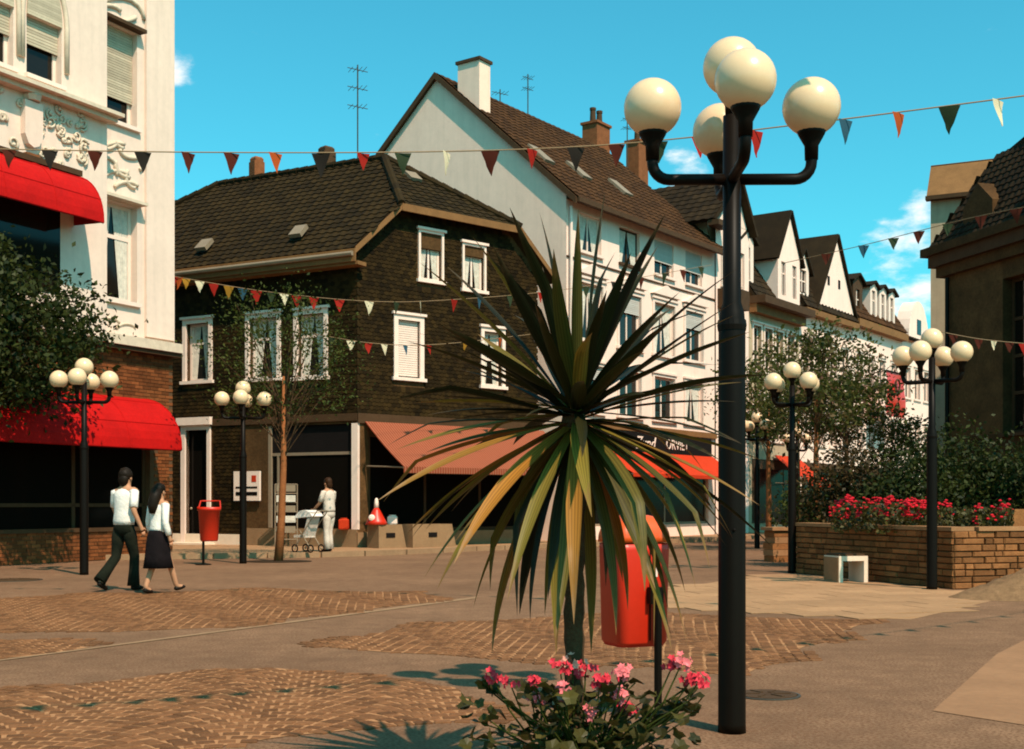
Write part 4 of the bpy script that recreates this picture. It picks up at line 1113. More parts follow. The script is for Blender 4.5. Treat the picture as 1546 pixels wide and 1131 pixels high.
# ------------------------------------------------------------------ litter bins
def rrect(w, d, r, n=5):
    pts = []
    for cx, cy, a0 in ((w / 2 - r, d / 2 - r, 0), (-w / 2 + r, d / 2 - r, 90), (-w / 2 + r, -d / 2 + r, 180), (w / 2 - r, -d / 2 + r, 270)):
        pts += [(cx + r * math.cos(R(a0 + 90 * k / n)), cy + r * math.sin(R(a0 + 90 * k / n))) for k in range(n + 1)]
    return pts
def loft(rings, cap=True):
    mb = MB(); n = len(rings[0]); V = [v for r in rings for v in r]
    F = [(i * n + k, i * n + (k + 1) % n, (i + 1) * n + (k + 1) % n, (i + 1) * n + k) for i in range(len(rings) - 1) for k in range(n)]
    if cap: F += [tuple(range(n - 1, -1, -1)), tuple(range((len(rings) - 1) * n, len(rings) * n))]
    return mb.add(V, F)
Y = 7.5; bl = P(957, 760, Y)
bn = thing('litter_bin', 'large red litter bin with hood coloured a sunlit orange behind the spiky palm', 'litter bin', (bl.x, Y, 0), 'red litter bins', R(24))
bn.rotation_euler = (0, 0, 0)
BFm = Frame(bl.x, Y, math.cos(R(24)), math.sin(R(24)))
def br(z, w=.35, d=.30, r=.06): return [BFm.pt(x, y, z) for x, y in rrect(w, d, r)]
loft([br(.455, .27, .22), br(.44, .31, .26), br(.47, .34, .29), br(1.02, .36, .31), br(1.06, .36, .31)]).build('body', M['redpl'], bn, smooth=True)
hood = MB(); n = 10
rings = [[BFm.pt(x, y, 1.065) for x, y in rrect(.375, .325, .065)]]
for k in range(1, n + 1):
    a = R(90 * k / n); s_ = math.cos(a) * .5 + .5 if k < n else .42
    rings.append([BFm.pt(x * (math.cos(a * .82)), y * (math.cos(a * .82)), 1.075 + .155 * math.sin(a)) for x, y in rrect(.375, .325, .065)])
hd = loft(rings).build('hood', M['sunredpl'], bn, smooth=True)
MB().box(BFm, -.13, .13, .150, .172, 1.075, 1.135).build('opening', M['dark'], hd)
MB().box(BFm, .02, .026, -.1585, -.15, .48, 1.02).build('seam', M['black'], bn)
MB().box(BFm, .06, .072, -.160, -.15, .86, 1.05).build('hinge', M['wpaint'], bn)
mp_ = BFm.pt(.045, -.21, 0)
MB().tube([(mp_.x, mp_.y, 0), (mp_.x, mp_.y, .80)], .024, 10).build('post', M['black'], bn)
MB().box(BFm, .0, .09, -.20, -.158, .70, .80).build('bracket', M['black'], bn)
# the far bin: open bucket on a thin post
q = G(307, 853)
fb = thing('litter_bin', 'small red open-topped litter bin on a thin post near the slate house', 'litter bin', tuple(q), 'red litter bins')
c = Vector((q.x + .11, q.y + .05, 0))
MB().lathe(c, [(.17, .50), (.19, .53), (.225, 1.14), (.25, 1.15), (.255, 1.22), (.235, 1.22), (.215, 1.12), (.17, .56)], 18, 0, 1, .85).build('body', M['redpl'], fb, smooth=True)
MB().lathe(c, [(.21, 1.10), (.205, 1.13)], 16, 0, 1, .85).build('liner', M['dark'], fb)
MB().tube([c + Vector((.235 * math.cos(R(a)), .2 * math.sin(R(a)), 1.22 + (.13 if 20 < a < 160 else .0))) for a in range(0, 181, 15)], .016, 6).build('rim_hood', M['redpl'], fb)
MB().tube([(q.x, q.y, 0), (q.x, q.y, 1.0)], .028, 8).build('post', M['black'], fb)
MB().lathe((q.x, q.y, 0), [(.17, 0), (.17, .015), (.04, .02)], 14).build('base_plate', M['black'], fb)

# ------------------------------------------------------------------ stone planter on the right
pa_ = G(1440, 890); pf = G(1200, 865)
dl = (pf - pa_); dl.z = 0; LL = dl.length; dl.normalize()
PL = Frame(pf.x, pf.y, -dl.x, -dl.y)                   # left (shaded) face, x from the far end to the corner
PR = Frame(pa_.x, pa_.y, -dl.y * -1 if False else .953, .302)
PH = .88
pn = thing('stone_planter', 'long low brown stone planter wall with pale coping on the right', 'planter', tuple(pa_))
WR = 6.0
MB().box(PL, .03, LL - .03, .03, .33, 0, PH).build('wall', M['mortar'], pn)
MB().box(PR, .03, WR, .03, .33, 0, PH).build('wall', M['mortar'], pn)
MB().box(PL, .0, .3, .34, 5.0, 0, PH).build('wall', M['mortar'], pn)
def stones(F_, L_, seed, shares):
    rg = random.Random(seed); z = .0; hs = [.10, .09, .105, .09, .10, .085, .105, .095, .11]
    out = []
    for h in hs:
        x = 0
        while x < L_ - .02:
            w = rg.choice((.15, .2, .26, .33, .4, .5)); w = min(w, L_ - x)
            if L_ - x - w < .12: w = L_ - x
            out.append((x, w, z, h)); x += w
        z += h
    R3 = Matrix((F_.u, F_.w, Vector((0, 0, 1)))).transposed().to_4x4()
    for x, w, z, h in out:
        g_ = .007
        V = []; k = .012; pr = rg.uniform(.0, .02)
        V += [(0, .04, 0), (1, .04, 0), (1, .04, 1), (0, .04, 1)]
        mats = Matrix.Translation(F_.pt(x + g_, -pr, z + g_)) @ R3 @ Matrix.Diagonal((w - 2 * g_, 1, h - 2 * g_, 1))
        o = bpy.data.objects.new('stone', stone_me[rg.randrange(3)]); COL.objects.link(o); o.parent = pn
        o.matrix_local = Matrix.Translation(-Vector(pn.location)) @ mats
stone_me = []
for k in range(3):
    mb = MB(); rg = random.Random(k + 40); V = [(0, .05, 0), (1, .05, 0), (1, .05, 1), (0, .05, 1), (0, .008, 0), (1, .008, 0), (1, .008, 1), (0, .008, 1)]
    V += [(.05, -rg.uniform(.004, .016), .1), (.95, -rg.uniform(.004, .016), .1), (.95, -rg.uniform(.004, .016), .9), (.05, -rg.uniform(.004, .016), .9)]
    F = [(i, (i + 1) % 4, (i + 1) % 4 + 4, i + 4) for i in range(4)] + [(i + 4, (i + 1) % 4 + 4, (i + 1) % 4 + 8, i + 8) for i in range(4)] + [(8, 9, 10, 11)]
    mb.add(V, F); me = mb.mesh('stone'); me.materials.append(M['stone']); bm = bmesh.new(); bm.from_mesh(me); bmesh.ops.recalc_face_normals(bm, faces=bm.faces); bm.to_mesh(me); bm.free(); stone_me.append(me)
stones(PL, LL, 11, 0); stones(PR, 4.2, 12, 0)
for k in range(5):
    x0 = LL * k / 5; MB().box(PL, x0 + .004, x0 + LL / 5 - .004, -.04, .37, PH, PH + .06).build('coping', M['coping'], pn)
for k in range(5):
    x0 = .42 + 1.15 * k; MB().box(PR, x0 + .004, x0 + 1.146, -.04, .37, PH, PH + .06).build('coping', M['coping'], pn)
sp = [PL.pt(.3, .3, 0), PL.pt(LL - .2, .3, 0), PR.pt(WR, .33, 0), PR.pt(WR, 6.5, 0), PL.pt(.3, 6.5, 0)]
MB().slab([(p.x, p.y) for p in sp], .05, PH - .08).build('soil', M['soil'], pn)
MB().box(PR, 1.6, 5.8, 1.6, 1.9, PH - .1, PH + .32).build('step_wall', M['stone'], pn)
# gravel heap at the foot of the planter, right edge
gh = MB(); hc = G(1560, 905); rg = random.Random(5); n = 22
V = []; F = []
for i in range(9):
    for k in range(n):
        r_ = 1.25 * i / 8; a = 2 * math.pi * k / n
        V.append((hc.x + .15 + r_ * math.cos(a) * 1.0, hc.y + .2 + r_ * math.sin(a) * .5, max(0.002, .48 * (1 - i / 8) ** 1.1 + rg.uniform(-.035, .035) * (1 if 0 < i < 8 else 0))))
F = [(i * n + k, i * n + (k + 1) % n, (i + 1) * n + (k + 1) % n, (i + 1) * n + k) for i in range(8) for k in range(n)]
tag(gh.add(V, F).build('gravel_heap', mat('gravel', (.22, .15, .10), .95, .35, 10, .8, 60), smooth=True), 'small heap of gravel at the foot of the stone planter', 'gravel', kind='stuff')
# hollow white concrete seat against the planter
q = G(1277, 879); st = Frame(q.x, q.y, .97, .24)
ch = thing('concrete_stool', 'small white hollow concrete seat against the shaded planter wall', 'seat', tuple(q))
wq, hq = .26, .44
mb = MB(); mb.box(st, -wq, -wq + .07, -.25, .25, 0, hq); mb.box(st, wq - .07, wq, -.25, .25, 0, hq); mb.box(st, -wq + .07, wq - .07, -.25, .25, hq - .08, hq)
mb.build('frame', M['wconc'], ch)
MB().box(st, -wq + .02, wq - .02, -.22, .22, hq + .002, hq + .035).build('slat_seat', M['dwood'], ch)
MB().box(st, -wq - .012, -wq - .002, -.24, .24, .02, hq - .02).build('side_panel', M['conc'], ch)
# rough stone pier further up the street
q = G(1176, 848); st = Frame(q.x, q.y, .97, .24)
pr_ = thing('stone_pier', 'short rough stone pier left of the lamp at the planter end', 'pier', tuple(q))
rg = random.Random(9)
for k in range(5):
    MB().box(st, -.24 + rg.uniform(-.03, .03), .2 + rg.uniform(-.03, .03), -.25, .25, k * .14, k * .14 + .132).build('stone', M['coping'] if k % 2 else M['stone'], pr_)
MB().box(st, -.3, .26, -.3, .3, .7, .77).build('coping', M['coping'], pr_)
# concrete tubs in front of the shop window
for (x0, x1, y0, lab) in ((-.02, .75, -1.0, 'pale tapered concrete tub at the corner of the slate house'), (.9, 2.25, -1.25, 'long grey concrete trough under the pink striped awning')):
    tb = thing('concrete_tub', lab, 'planter', tuple(GF.pt((x0 + x1) / 2, y0, KZ)))
    a = [GF.pt(x0, y0, KZ), GF.pt(x1 + .12, y0, KZ), GF.pt(x1 + .12, y0 + .55, KZ), GF.pt(x0, y0 + .55, KZ)]
    up = Vector((0, 0, .62)); t_ = [GF.pt(x0 + .02, y0 + .03, KZ), GF.pt(x1, y0 + .03, KZ), GF.pt(x1, y0 + .52, KZ), GF.pt(x0 + .02, y0 + .52, KZ)]
    ti = [GF.pt(x0 + .1, y0 + .1, KZ), GF.pt(x1 - .08, y0 + .1, KZ), GF.pt(x1 - .08, y0 + .45, KZ), GF.pt(x0 + .1, y0 + .45, KZ)]
    loft([a, [v + up for v in t_], [v + up for v in ti], [v + up * .85 for v in ti]]).build('tub', M['conc'], tb)
    MB().box(GF, (x0 + x1) / 2 - .14, (x0 + x1) / 2 + .14, y0 - .005, y0 + .03, KZ + .28, KZ + .4).build('slot', M['dark'], tb)
# red and white cone display on the tub
q = GF.pt(.1, -.72, KZ + .62)
dp = thing('display_figure', 'red cone-shaped display figure with white top on the pale concrete tub', 'display', tuple(q))
MB().lathe(q, [(.30, 0), (.25, .10), (.10, .38), (.06, .44)], 14).build('skirt', M['redpl'], dp, smooth=True)
MB().lathe(q, [(.062, .43), (.056, .58), (.045, .66), (.02, .70)], 12).build('bust', M['wpaint'], dp, smooth=True)
MB().ball(q + Vector((-.1, -.2, .18)), .09, 10, 0, (1, .5, 1)).build('flower', M['wpaint'], dp)
# orange bucket and jars in the window corner
for px_, py_, h_, lab, m_ in ((519, 788, .28, 'small orange box on the shop sill left of the white corner post', M['orange']), (566, 788, .22, 'small white jar beside the red display figure', M['wpaint'])):
    pp = P(px_, py_, 32.2)
    if px_ > 540: pp = GF.pt(.62, -.72, KZ + .62)
    else: pp = LF.pt(LF.px(px_, py_, -.2)[0], -.2, .6)
    o = thing('shop_box', lab, 'box', tuple(pp)); s_ = .13
    loft([[pp + Vector((x, y, z)) for x, y in rrect(2 * w_, 2 * w_, .03, 2)] for w_, z in ((s_ * .9, 0), (s_, .03), (s_, h_ - .03), (s_ * .8, h_))]).build('box', m_, o)
    MB().lathe(pp, [(s_ * .7, h_), (s_ * .7, h_ + .03)], 10).build('lid', m_, o)
# postcard rack by the shop
q = LF.pt(LF.px(432, 780, -.5)[0], -.5, KZ)
rk = thing('wire_rack', 'grey wire display rack behind the small tree at the shop', 'rack', tuple(q))
mb = MB()
for x in (-.3, .3): mb.tube([q + Vector((x, 0, 0)), q + Vector((x, 0, 1.7))], .018, 6)
for k in range(7): mb.tube([q + Vector((-.3, 0, .2 + k * .25)), q + Vector((.3, 0, .2 + k * .25))], .012, 5)
mb.build('frame', M['zinc'], rk)
for k in range(5):
    MB().box(WORLD, q.x - .26, q.x + .26, q.y - .03, q.y - .015, .5 + k * .28, .68 + k * .28).build('card_row', M['curtain'] if k % 2 else M['zinc'], rk)
# red banner hanging from the far houses
bx0, bz0 = S.px(1339, 627, -1.2); bx1, bz1 = S.px(1366, 566, -1.2)
bq = thing('banner', 'red banner with dark ring emblem hanging in front of the far white houses', 'banner', tuple(S.pt((bx0 + bx1) / 2, -1.2, bz0)))
V = []; n = 8
for k in range(n + 1):
    for i in range(5): V.append(S.pt(bx0 + (bx1 - bx0) * i / 4, -1.2 + .05 * math.sin(k * .9 + i * .6), bz0 + (bz1 - bz0) * k / n))
f_ = [(k * 5 + i, k * 5 + i + 1, k * 5 + i + 6, k * 5 + i + 5) for k in range(n) for i in range(4)]
cl = MB().add(V, f_).build('cloth', M['redpl'], bq)
md = cl.modifiers.new('thick', 'SOLIDIFY'); md.thickness = .01
xm = (bx0 + bx1) / 2
for zz, rr_ in ((bz1 - .65, .30), (bz0 + .45, .2)):
    MB().tube([S.pt(xm + rr_ * math.cos(R(t)), -1.29, zz + rr_ * math.sin(R(t))) for t in range(0, 361, 24)], .05, 5).build('ring', M['dwood'], cl)
MB().tube([S.pt(bx0 - .1, -1.2, bz1), S.pt(bx1 + .1, -1.2, bz1)], .03, 6).build('bar', M['black'], bq)
MB().tube([S.pt(xm, -1.2, bz1 + .02), S.pt(xm, .05, bz1 + .3)], .02, 6).build('bracket', M['black'], bq)

# ------------------------------------------------------------------ bunting
BC = {}
for nm, c_ in (('red', (.34, .016, .012)), ('green', (.030, .050, .030)), ('white', (.72, .66, .60)), ('blue', (.03, .10, .20)), ('orange', (.42, .08, .02)), ('yellow', (.40, .20, .03)), ('dark', (.020, .016, .016)), ('brown', (.09, .018, .012))):
    BC[nm] = leafmat('pennant_' + nm, c_, tuple(min(1, v * 1.15) for v in c_), .3, .85)
def bunting(label, ctrl, pens, size, aspect=1.15, rope_r=.008):
    "ctrl: world points of the rope; pens: (fraction along, colour, twist, scale)"
    n = 60; pts = []
    L_ = len(ctrl) - 1
    def at(t):
        t = min(max(t, 0), .9999) * L_; i = int(t); f_ = t - i
        p0, p1, p2, p3 = ctrl[max(i - 1, 0)], ctrl[i], ctrl[i + 1], ctrl[min(i + 2, L_)]
        return .5 * ((2 * p1) + (p2 - p0) * f_ + (2 * p0 - 5 * p1 + 4 * p2 - p3) * f_ ** 2 + (3 * p1 - p0 - 3 * p2 + p3) * f_ ** 3)
    o = thing('bunting', label, 'bunting', tuple(ctrl[0]), 'pennant strings over the square')
    MB().tube([at(k / n) for k in range(n + 1)], rope_r, 5).build('rope', M['rope'], o)
    rg = random.Random(len(pens))
    for t, col_, tw, sc_ in pens:
        p = at(t); d = at(t + .004) - at(t - .004); d.z = 0; d.normalize()
        d = Matrix.Rotation(R(tw), 3, 'Z') @ d
        nrm = Vector((-d.y, d.x, 0)); w = size * sc_; h = w * aspect
        lean = rg.uniform(-.18, .18); V = []; F = []; m_ = 5
        for k in range(m_ + 1):
            f_ = k / m_; ww = w * (1 - f_) / 2 + .002
            c_ = p + Vector((0, 0, -rope_r - h * f_)) + nrm * (lean * h * f_ ** 1.5 + .05 * w * math.sin(3 * f_ + t * 40)) + d * (rg.uniform(-.05, .05) * w * f_)
            for s_ in (-1, 0, 1): V.append(c_ + d * ww * s_ + nrm * (.06 * w * (1 - abs(s_)) * math.sin(2 + 2.5 * f_ + t * 17)))
        for k in range(m_):
            for s_ in (0, 1): F.append((k * 3 + s_, k * 3 + s_ + 1, k * 3 + s_ + 4, k * 3 + s_ + 3))
        MB().add(V, F).build('pennant', BC[col_], o, smooth=True)
    return o
def by_px(ctrl_px, items):
    "fractions along the rope for given photograph columns"
    xs = [c_[0] for c_ in ctrl_px]; out = []
    for it in items:
        x = it[0]
        for i in range(len(xs) - 1):
            if xs[i] <= x <= xs[i + 1]: out.append(((i + (x - xs[i]) / (xs[i + 1] - xs[i])) / (len(xs) - 1),) + it[1:]); break
    return out
cp = [(-60, 224, 15.2), (300, 230, 15.0), (660, 229, 14.6), (940, 217, 14.0), (1240, 184, 13.0), (1560, 143, 12.2)]
bunting('long string of pennants across the sky from the cream house past the near lamp globes', [P(*c_) for c_ in cp], by_px(cp, [
    (40, 'brown', 30, .8), (100, 'dark', 20, .9), (160, 'brown', 25, .85), (222, 'dark', 20, .95), (285, 'brown', 50, .9), (349, 'brown', 35, .95), (413, 'orange', 50, .9),
    (480, 'dark', 0, 1.1), (543, 'red', 30, .75), (604, 'green', 15, .95), (672, 'white', 80, 1.0), (735, 'brown', 5, 1.05), (800, 'red', 60, .8), (868, 'dark', 25, 1.0), (931, 'brown', 20, .9),
    (998, 'green', 20, .9), (1060, 'red', 40, .9), (1143, 'red', 65, 1.1), (1277, 'blue', 55, .95), (1347, 'orange', 60, .95), (1415, 'green', 5, 1.0), (1488, 'white', 62, 1.0)]), .21, 1.3)
cp = [(1180, 398, 27), (1300, 371, 25.5), (1390, 348, 24.5), (1470, 328, 23.5), (1580, 306, 22)]
bunting('short string of pennants in front of the clouds running to the dark brick building', [P(*c_) for c_ in cp], by_px(cp, [
    (1252, 'brown', 40, .9), (1303, 'blue', 45, 1.0), (1346, 'green', 30, .95), (1387, 'brown', 20, 1.0), (1432, 'green', 45, .9), (1482, 'brown', 30, 1), (1530, 'brown', 30, 1)]), .23, 1.15)
cp = [(255, 416, 30.5), (400, 440, 30.0), (560, 455, 29.5), (690, 452, 31.5), (860, 436, 34), (1075, 400, 37)]
bunting('string of coloured pennants hanging below the eaves of the slate house', [P(*c_) for c_ in cp], by_px(cp, [
    (267, 'red', 10, 1), (279, 'orange', -20, 1.1), (292, 'yellow', 30, .9), (313, 'white', 30, 1), (333, 'red', 10, 1.1), (352, 'yellow', 40, 1.1), (370, 'blue', 20, 1), (388, 'red', 15, 1.2), (410, 'green', 10, 1), (430, 'white', 45, 1), (449, 'red', 10, 1.1), (474, 'red', 20, 1.1),
    (512, 'red', 30, 1.1), (557, 'white', 30, 1.2), (597, 'green', 20, 1.1), (636, 'white', 40, 1.2), (686, 'red', 10, 1.1), (728, 'blue', 20, 1), (775, 'green', 10, 1.1), (820, 'red', 10, 1), (885, 'green', 0, 1.2), (922, 'dark', 20, 1.4), (956, 'brown', 20, 1.3), (987, 'green', 20, 1.3), (1015, 'brown', 10, 1.3), (1048, 'green', 10, 1.2)]), .235, 1.2)
cp = [(455, 500, 30.2), (560, 518, 29.4), (660, 520, 30.4), (800, 505, 32.5)]
bunting('lower short string of pennants across the corner of the slate house', [P(*c_) for c_ in cp], by_px(cp, [
    (508, 'green', 20, 1), (533, 'white', 25, 1.1), (556, 'red', 20, 1.1), (580, 'white', 30, 1.1), (615, 'blue', 20, 1), (650, 'red', 15, 1), (700, 'yellow', 10, 1), (745, 'orange', 20, 1)]), .20, 1.2)
cp = [(1415, 500, 24), (1480, 512, 23.5), (1560, 520, 23)]
bunting('faded string of pennants against the dark brick building', [P(*c_) for c_ in cp], by_px(cp, [(1445, 'brown', 30, .9), (1478, 'brown', 40, .9), (1500, 'white', 60, .8), (1520, 'brown', 30, .9), (1540, 'red', 40, 1)]), .2, 1.1)
# overhead string above the frame whose pennants throw shadows on the cobbles
kS = 5.0 / math.tan(SUN_EL)
sh_px = [(-40, 1073), (190, 1060), (365, 1047), (605, 1029), (900, 1004), (1060, 990), (1275, 963), (1430, 943), (1560, 922)]
cpw = []
for x_, y_ in sh_px:
    g_ = G(x_, y_); cpw.append(Vector((g_.x + SUN_H.x * kS, g_.y + SUN_H.y * kS, 5.0)))
pens = [((k + .4) / 26, ('red', 'green', 'white', 'dark', 'blue')[k % 5], 25, 1) for k in range(26)]
bunting('overhead pennant string that throws a row of shadows across the cobbles', cpw, pens, .2, 1.2)

# iron covers let into the paving
for px_, py_, r_, lab in ((1158, 1050, .20, 'round rusty iron cover in the paving right of the near lamp post'), (20, 876, .42, 'round dark iron cover at the left edge in front of the shop')):
    q = G(px_, py_)
    o = thing('iron_cover', lab, 'manhole cover', tuple(q), 'iron covers in the paving')
    m_ = M['dwood']
    MB().lathe(q, [(r_, .0), (r_, .012), (r_ * .92, .014), (.01, .013)], 28).build('lid', m_, o)
    MB().lathe(q, [(r_ * 1.12, .0), (r_ * 1.12, .008), (r_ * 1.03, .009), (r_ * 1.02, .002)], 28).build('rim', M['metal'], o)
    for k in range(6):
        a = k * math.pi / 3; MB().box(Frame(q.x, q.y, math.cos(a), math.sin(a)), r_ * .25, r_ * .8, -.012, .012, .0135, .019).build('rib', m_, o)
# ------------------------------------------------------------------ vegetation
def leaf_cloud(name, m, parent, centres, sizes, seed, aspect=.55, up=.35):
    rg = np.random.default_rng(seed); n = len(centres)
    d = rg.normal(size=(n, 3)); d /= np.linalg.norm(d, axis=1)[:, None]
    nr = rg.normal(size=(n, 3)); nr[:, 2] += up * 2; nr -= d * (nr * d).sum(1)[:, None]; nr /= np.linalg.norm(nr, axis=1)[:, None]
    s = np.cross(nr, d); L = np.asarray(sizes)[:, None]
    c = np.asarray(centres) - np.array(root_loc(parent))
    v = np.stack([c - d * L * .5, c + s * L * aspect * .5 + nr * L * .1, c + d * L * .5, c - s * L * aspect * .5 + nr * L * .1], 1).reshape(-1, 3)
    me = bpy.data.meshes.new(name)
    me.vertices.add(n * 4); me.vertices.foreach_set('co', v.ravel())
    me.loops.add(n * 4); me.loops.foreach_set('vertex_index', np.arange(n * 4))
    me.polygons.add(n); me.polygons.foreach_set('loop_start', np.arange(n) * 4); me.polygons.foreach_set('loop_total', np.full(n, 4))
    me.update(calc_edges=True)
    return link(name, me, m, parent)
def tree(name, label, base, fork, r0, centre, rad, nclump, nleaf, lsize, m, seed, bark='bark', sig=.16, group=None, cat='tree', bottom=-.7, lean=(0, 0)):
    rg = np.random.default_rng(seed); base = Vector(base); centre = Vector(centre)
    o = thing(name, label, cat, tuple(base), group)
    f = Vector((base.x + lean[0], base.y + lean[1], base.z + fork))
    cl = []
    while len(cl) < nclump:
        p = rg.uniform(-1, 1, 3)
        q = np.linalg.norm(p)
        if .35 < q < 1 and p[2] > bottom: cl.append(centre + Vector(p * np.array(rad)))
    tr = MB()
    tr.tube([base + Vector((0, 0, -.05)), base.lerp(f, .4) + Vector((.02, .01, 0)), f, f.lerp(centre + Vector((0, 0, rad[2] * .5)), .6)], [r0 * 1.25, r0, r0 * .8, r0 * .3], 10)
    lb = MB()
    for k, c in enumerate(cl):
        if k % 2 == 0:
            st = f.lerp(centre, rg.uniform(0, .6)); mid = st.lerp(c, .55) + Vector((0, 0, .12 * rad[2]))
            lb.tube([st, mid, c], [r0 * .18, r0 * .11, .005], 5, caps=False)
    tk_ = tr.build('trunk', M[bark], o, smooth=True); lb.build('limbs', M['bark'], tk_, smooth=True)
    per = nleaf // nclump; C_ = []
    for c in cl:
        s_ = sig * float(np.mean(rad)) * rg.uniform(.6, 1.4)
        C_.append(np.array(c) + rg.normal(size=(per, 3)) * s_ * np.array([1, 1, .7]))
    C_ = np.concatenate(C_)
    leaf_cloud('crown', m, o, C_, rg.uniform(.6, 1.25, len(C_)) * lsize, seed + 1)
    return o
# broad tree over the red awning at the left edge
b_ = P(-75, 800, 24.2); b_.z = 0
tree('street_tree', 'leafy dark tree at the left edge in front of the cream house', b_, 2.6, .13, (b_.x - .3, 24.2, 4.7), (3.1, 1.5, 2.35), 180, 30000, .14, M['leafd'], 21, sig=.13)
# young tree with wrapped trunk in front of the slate house
b_ = G(420, 848)
tree('young_tree', 'slender young tree with reddish wrapped trunk in front of the slate house', b_, 2.2, .085, (b_.x + .12, b_.y, 4.55), (1.75, 1.3, 1.75), 80, 4800, .085, M['leafm'], 22, 'rbark', .16, lean=(.12, 0))
MB().lathe((b_.x, b_.y, 0), [(.75, 0.004), (.75, .012), (.2, .02)], 20, 0, 1, .8).build('tree_pit', M['soil'])
bpy.context.scene.objects['tree_pit']['kind'] = 'structure'
# trees along the pedestrian street
for px_, Y, fk, rad, cz, n, lab, mm_ in (
    (1232, 33, 2.5, (1.9, 1.7, 1.55), 4.35, 2600, 'loose pale-leaved tree behind the lamp at the planter end', 'leafp'),
    (1160, 39, 2.6, (1.7, 1.5, 1.6), 4.6, 2200, 'loose tree immediately right of the near lamp post in the street', 'leafm'),
    (1278, 37, 2.6, (1.5, 1.4, 1.6), 4.5, 2400, 'loose tree left of the red banner', 'leafp'),
    (1345, 44, 2.2, (1.9, 1.6, 1.1), 3.5, 2000, 'tree below the red banner at the end of the street', 'leafm'),
    (1205, 48, 2.8, (1.9, 1.6, 1.8), 5.2, 2200, 'distant tree in front of the bay-fronted house', 'leafp')):
    b_ = P(px_, 800, Y); b_.z = 0
    tree('street_tree', lab, b_, fk, .09, (b_.x, Y, cz), rad, 44, int(n * 1.5), .15, M[mm_], int(px_), 'rbark' if px_ < 1250 else 'bark', .17, 'trees in the pedestrian street')
def bush(name, label, c, rad, n, lsize, m, seed, group=None):
    rg = np.random.default_rng(seed); o = thing(name, label, 'shrub', (c[0], c[1], PH - .1), group)
    st = MB(); C_ = []
    for k in range(40):
        p = rg.normal(size=3); p /= np.linalg.norm(p); p *= rg.uniform(.35, 1) ** .5; p[2] = abs(p[2]) * 1.0
        q = np.array([c[0], c[1], PH - .1]) + p * np.array(rad) * np.array([1, 1, 1])
        if k < 14: st.tube([(c[0] + p[0] * .1, c[1] + p[1] * .1, PH - .12), tuple(q * .5 + np.array([c[0], c[1], PH]) * .5), tuple(q)], [.025, .018, .006], 5)
        C_.append(q + rg.normal(size=(n // 40, 3)) * np.array(rad) * .19)
    st.build('stems', M['bark'], o)
    C_ = np.concatenate(C_); C_ = C_[C_[:, 2] > PH - .05]
    leaf_cloud('foliage', m, o, C_, rg.uniform(.6, 1.3, len(C_)) * lsize, seed + 5)
def pxY(px_, Y): return (px_ - CX) / FPX * Y
bush('shrub', 'reddish-green bush behind the left part of the planter blooms', (pxY(1290, 25), 25, 0), (1.35, 1.0, 1.5), 5200, .11, leafmat('ruddy_leaf', (.030, .022, .010), (.080, .050, .020), .25), 31, 'shrubs in the stone planter')
bush('shrub', 'dark bush just left of the lamp at the planter corner', (pxY(1368, 24), 24, 0), (1.1, 1.0, 1.5), 4600, .11, M['leafd'], 32, 'shrubs in the stone planter')
bush('shrub', 'tall dark bush against the brick building right of the planter lamp', (pxY(1455, 25), 25, 0), (1.4, 1.1, 1.8), 6400, .11, M['leafd'], 33, 'shrubs in the stone planter')
bush('shrub', 'dark bush cut off by the right edge of the picture', (pxY(1545, 24), 24, 0), (1.2, 1.0, 1.7), 5200, .11, M['leafd'], 34, 'shrubs in the stone planter')
bush('shrub', 'low green bush at the far end of the planter beside the second lamp', (pxY(1240, 25.5), 25.5, 0), (.9, .8, .95), 1800, .10, M['leafm'], 35, 'shrubs in the stone planter')
# bed of red flowers inside the planter
def bed(name, label, px0, px1, Y0, Y1, zt, nl, nf, seed, mf):
    rg = np.random.default_rng(seed); C_ = []; Fl = []
    for k in range(nl):
        x = rg.uniform(px0, px1); Y = rg.uniform(Y0, Y1); C_.append((pxY(x, Y), Y, PH + rg.uniform(-.05, zt)))
    o = leaf_cloud(name, M['leafg'], None, np.array(C_), rg.uniform(.06, .13, nl), seed)
    me = o.data; me.materials.append(mf)
    mb = MB()
    for k in range(nf):
        x = rg.uniform(px0, px1); Y = rg.uniform(Y0, Y1); c = Vector((pxY(x, Y), Y, PH + zt * rg.uniform(.45, 1.2)))
        for j in range(7):
            d = Vector(rg.normal(size=3)) * .035; mb.ball(c + d, .03, 5, 0, (1, 1, .6))
    f = mb.build('blossoms', mf)
    return tag(o, label, 'flower bed', kind='stuff'), tag(f, label.replace('leaves', 'blossoms'), 'flower bed', kind='stuff')
bed('flower_bed', 'green leaves of the red flower bed in the stone planter', 1255, 1400, 19.8, 23.3, .42, 2400, 90, 41, M['redpet'])
bed('flower_bed', 'green leaves of the flower bed right of the planter corner lamp', 1412, 1530, 19.3, 20.8, .34, 1400, 22, 42, M['redpet'])

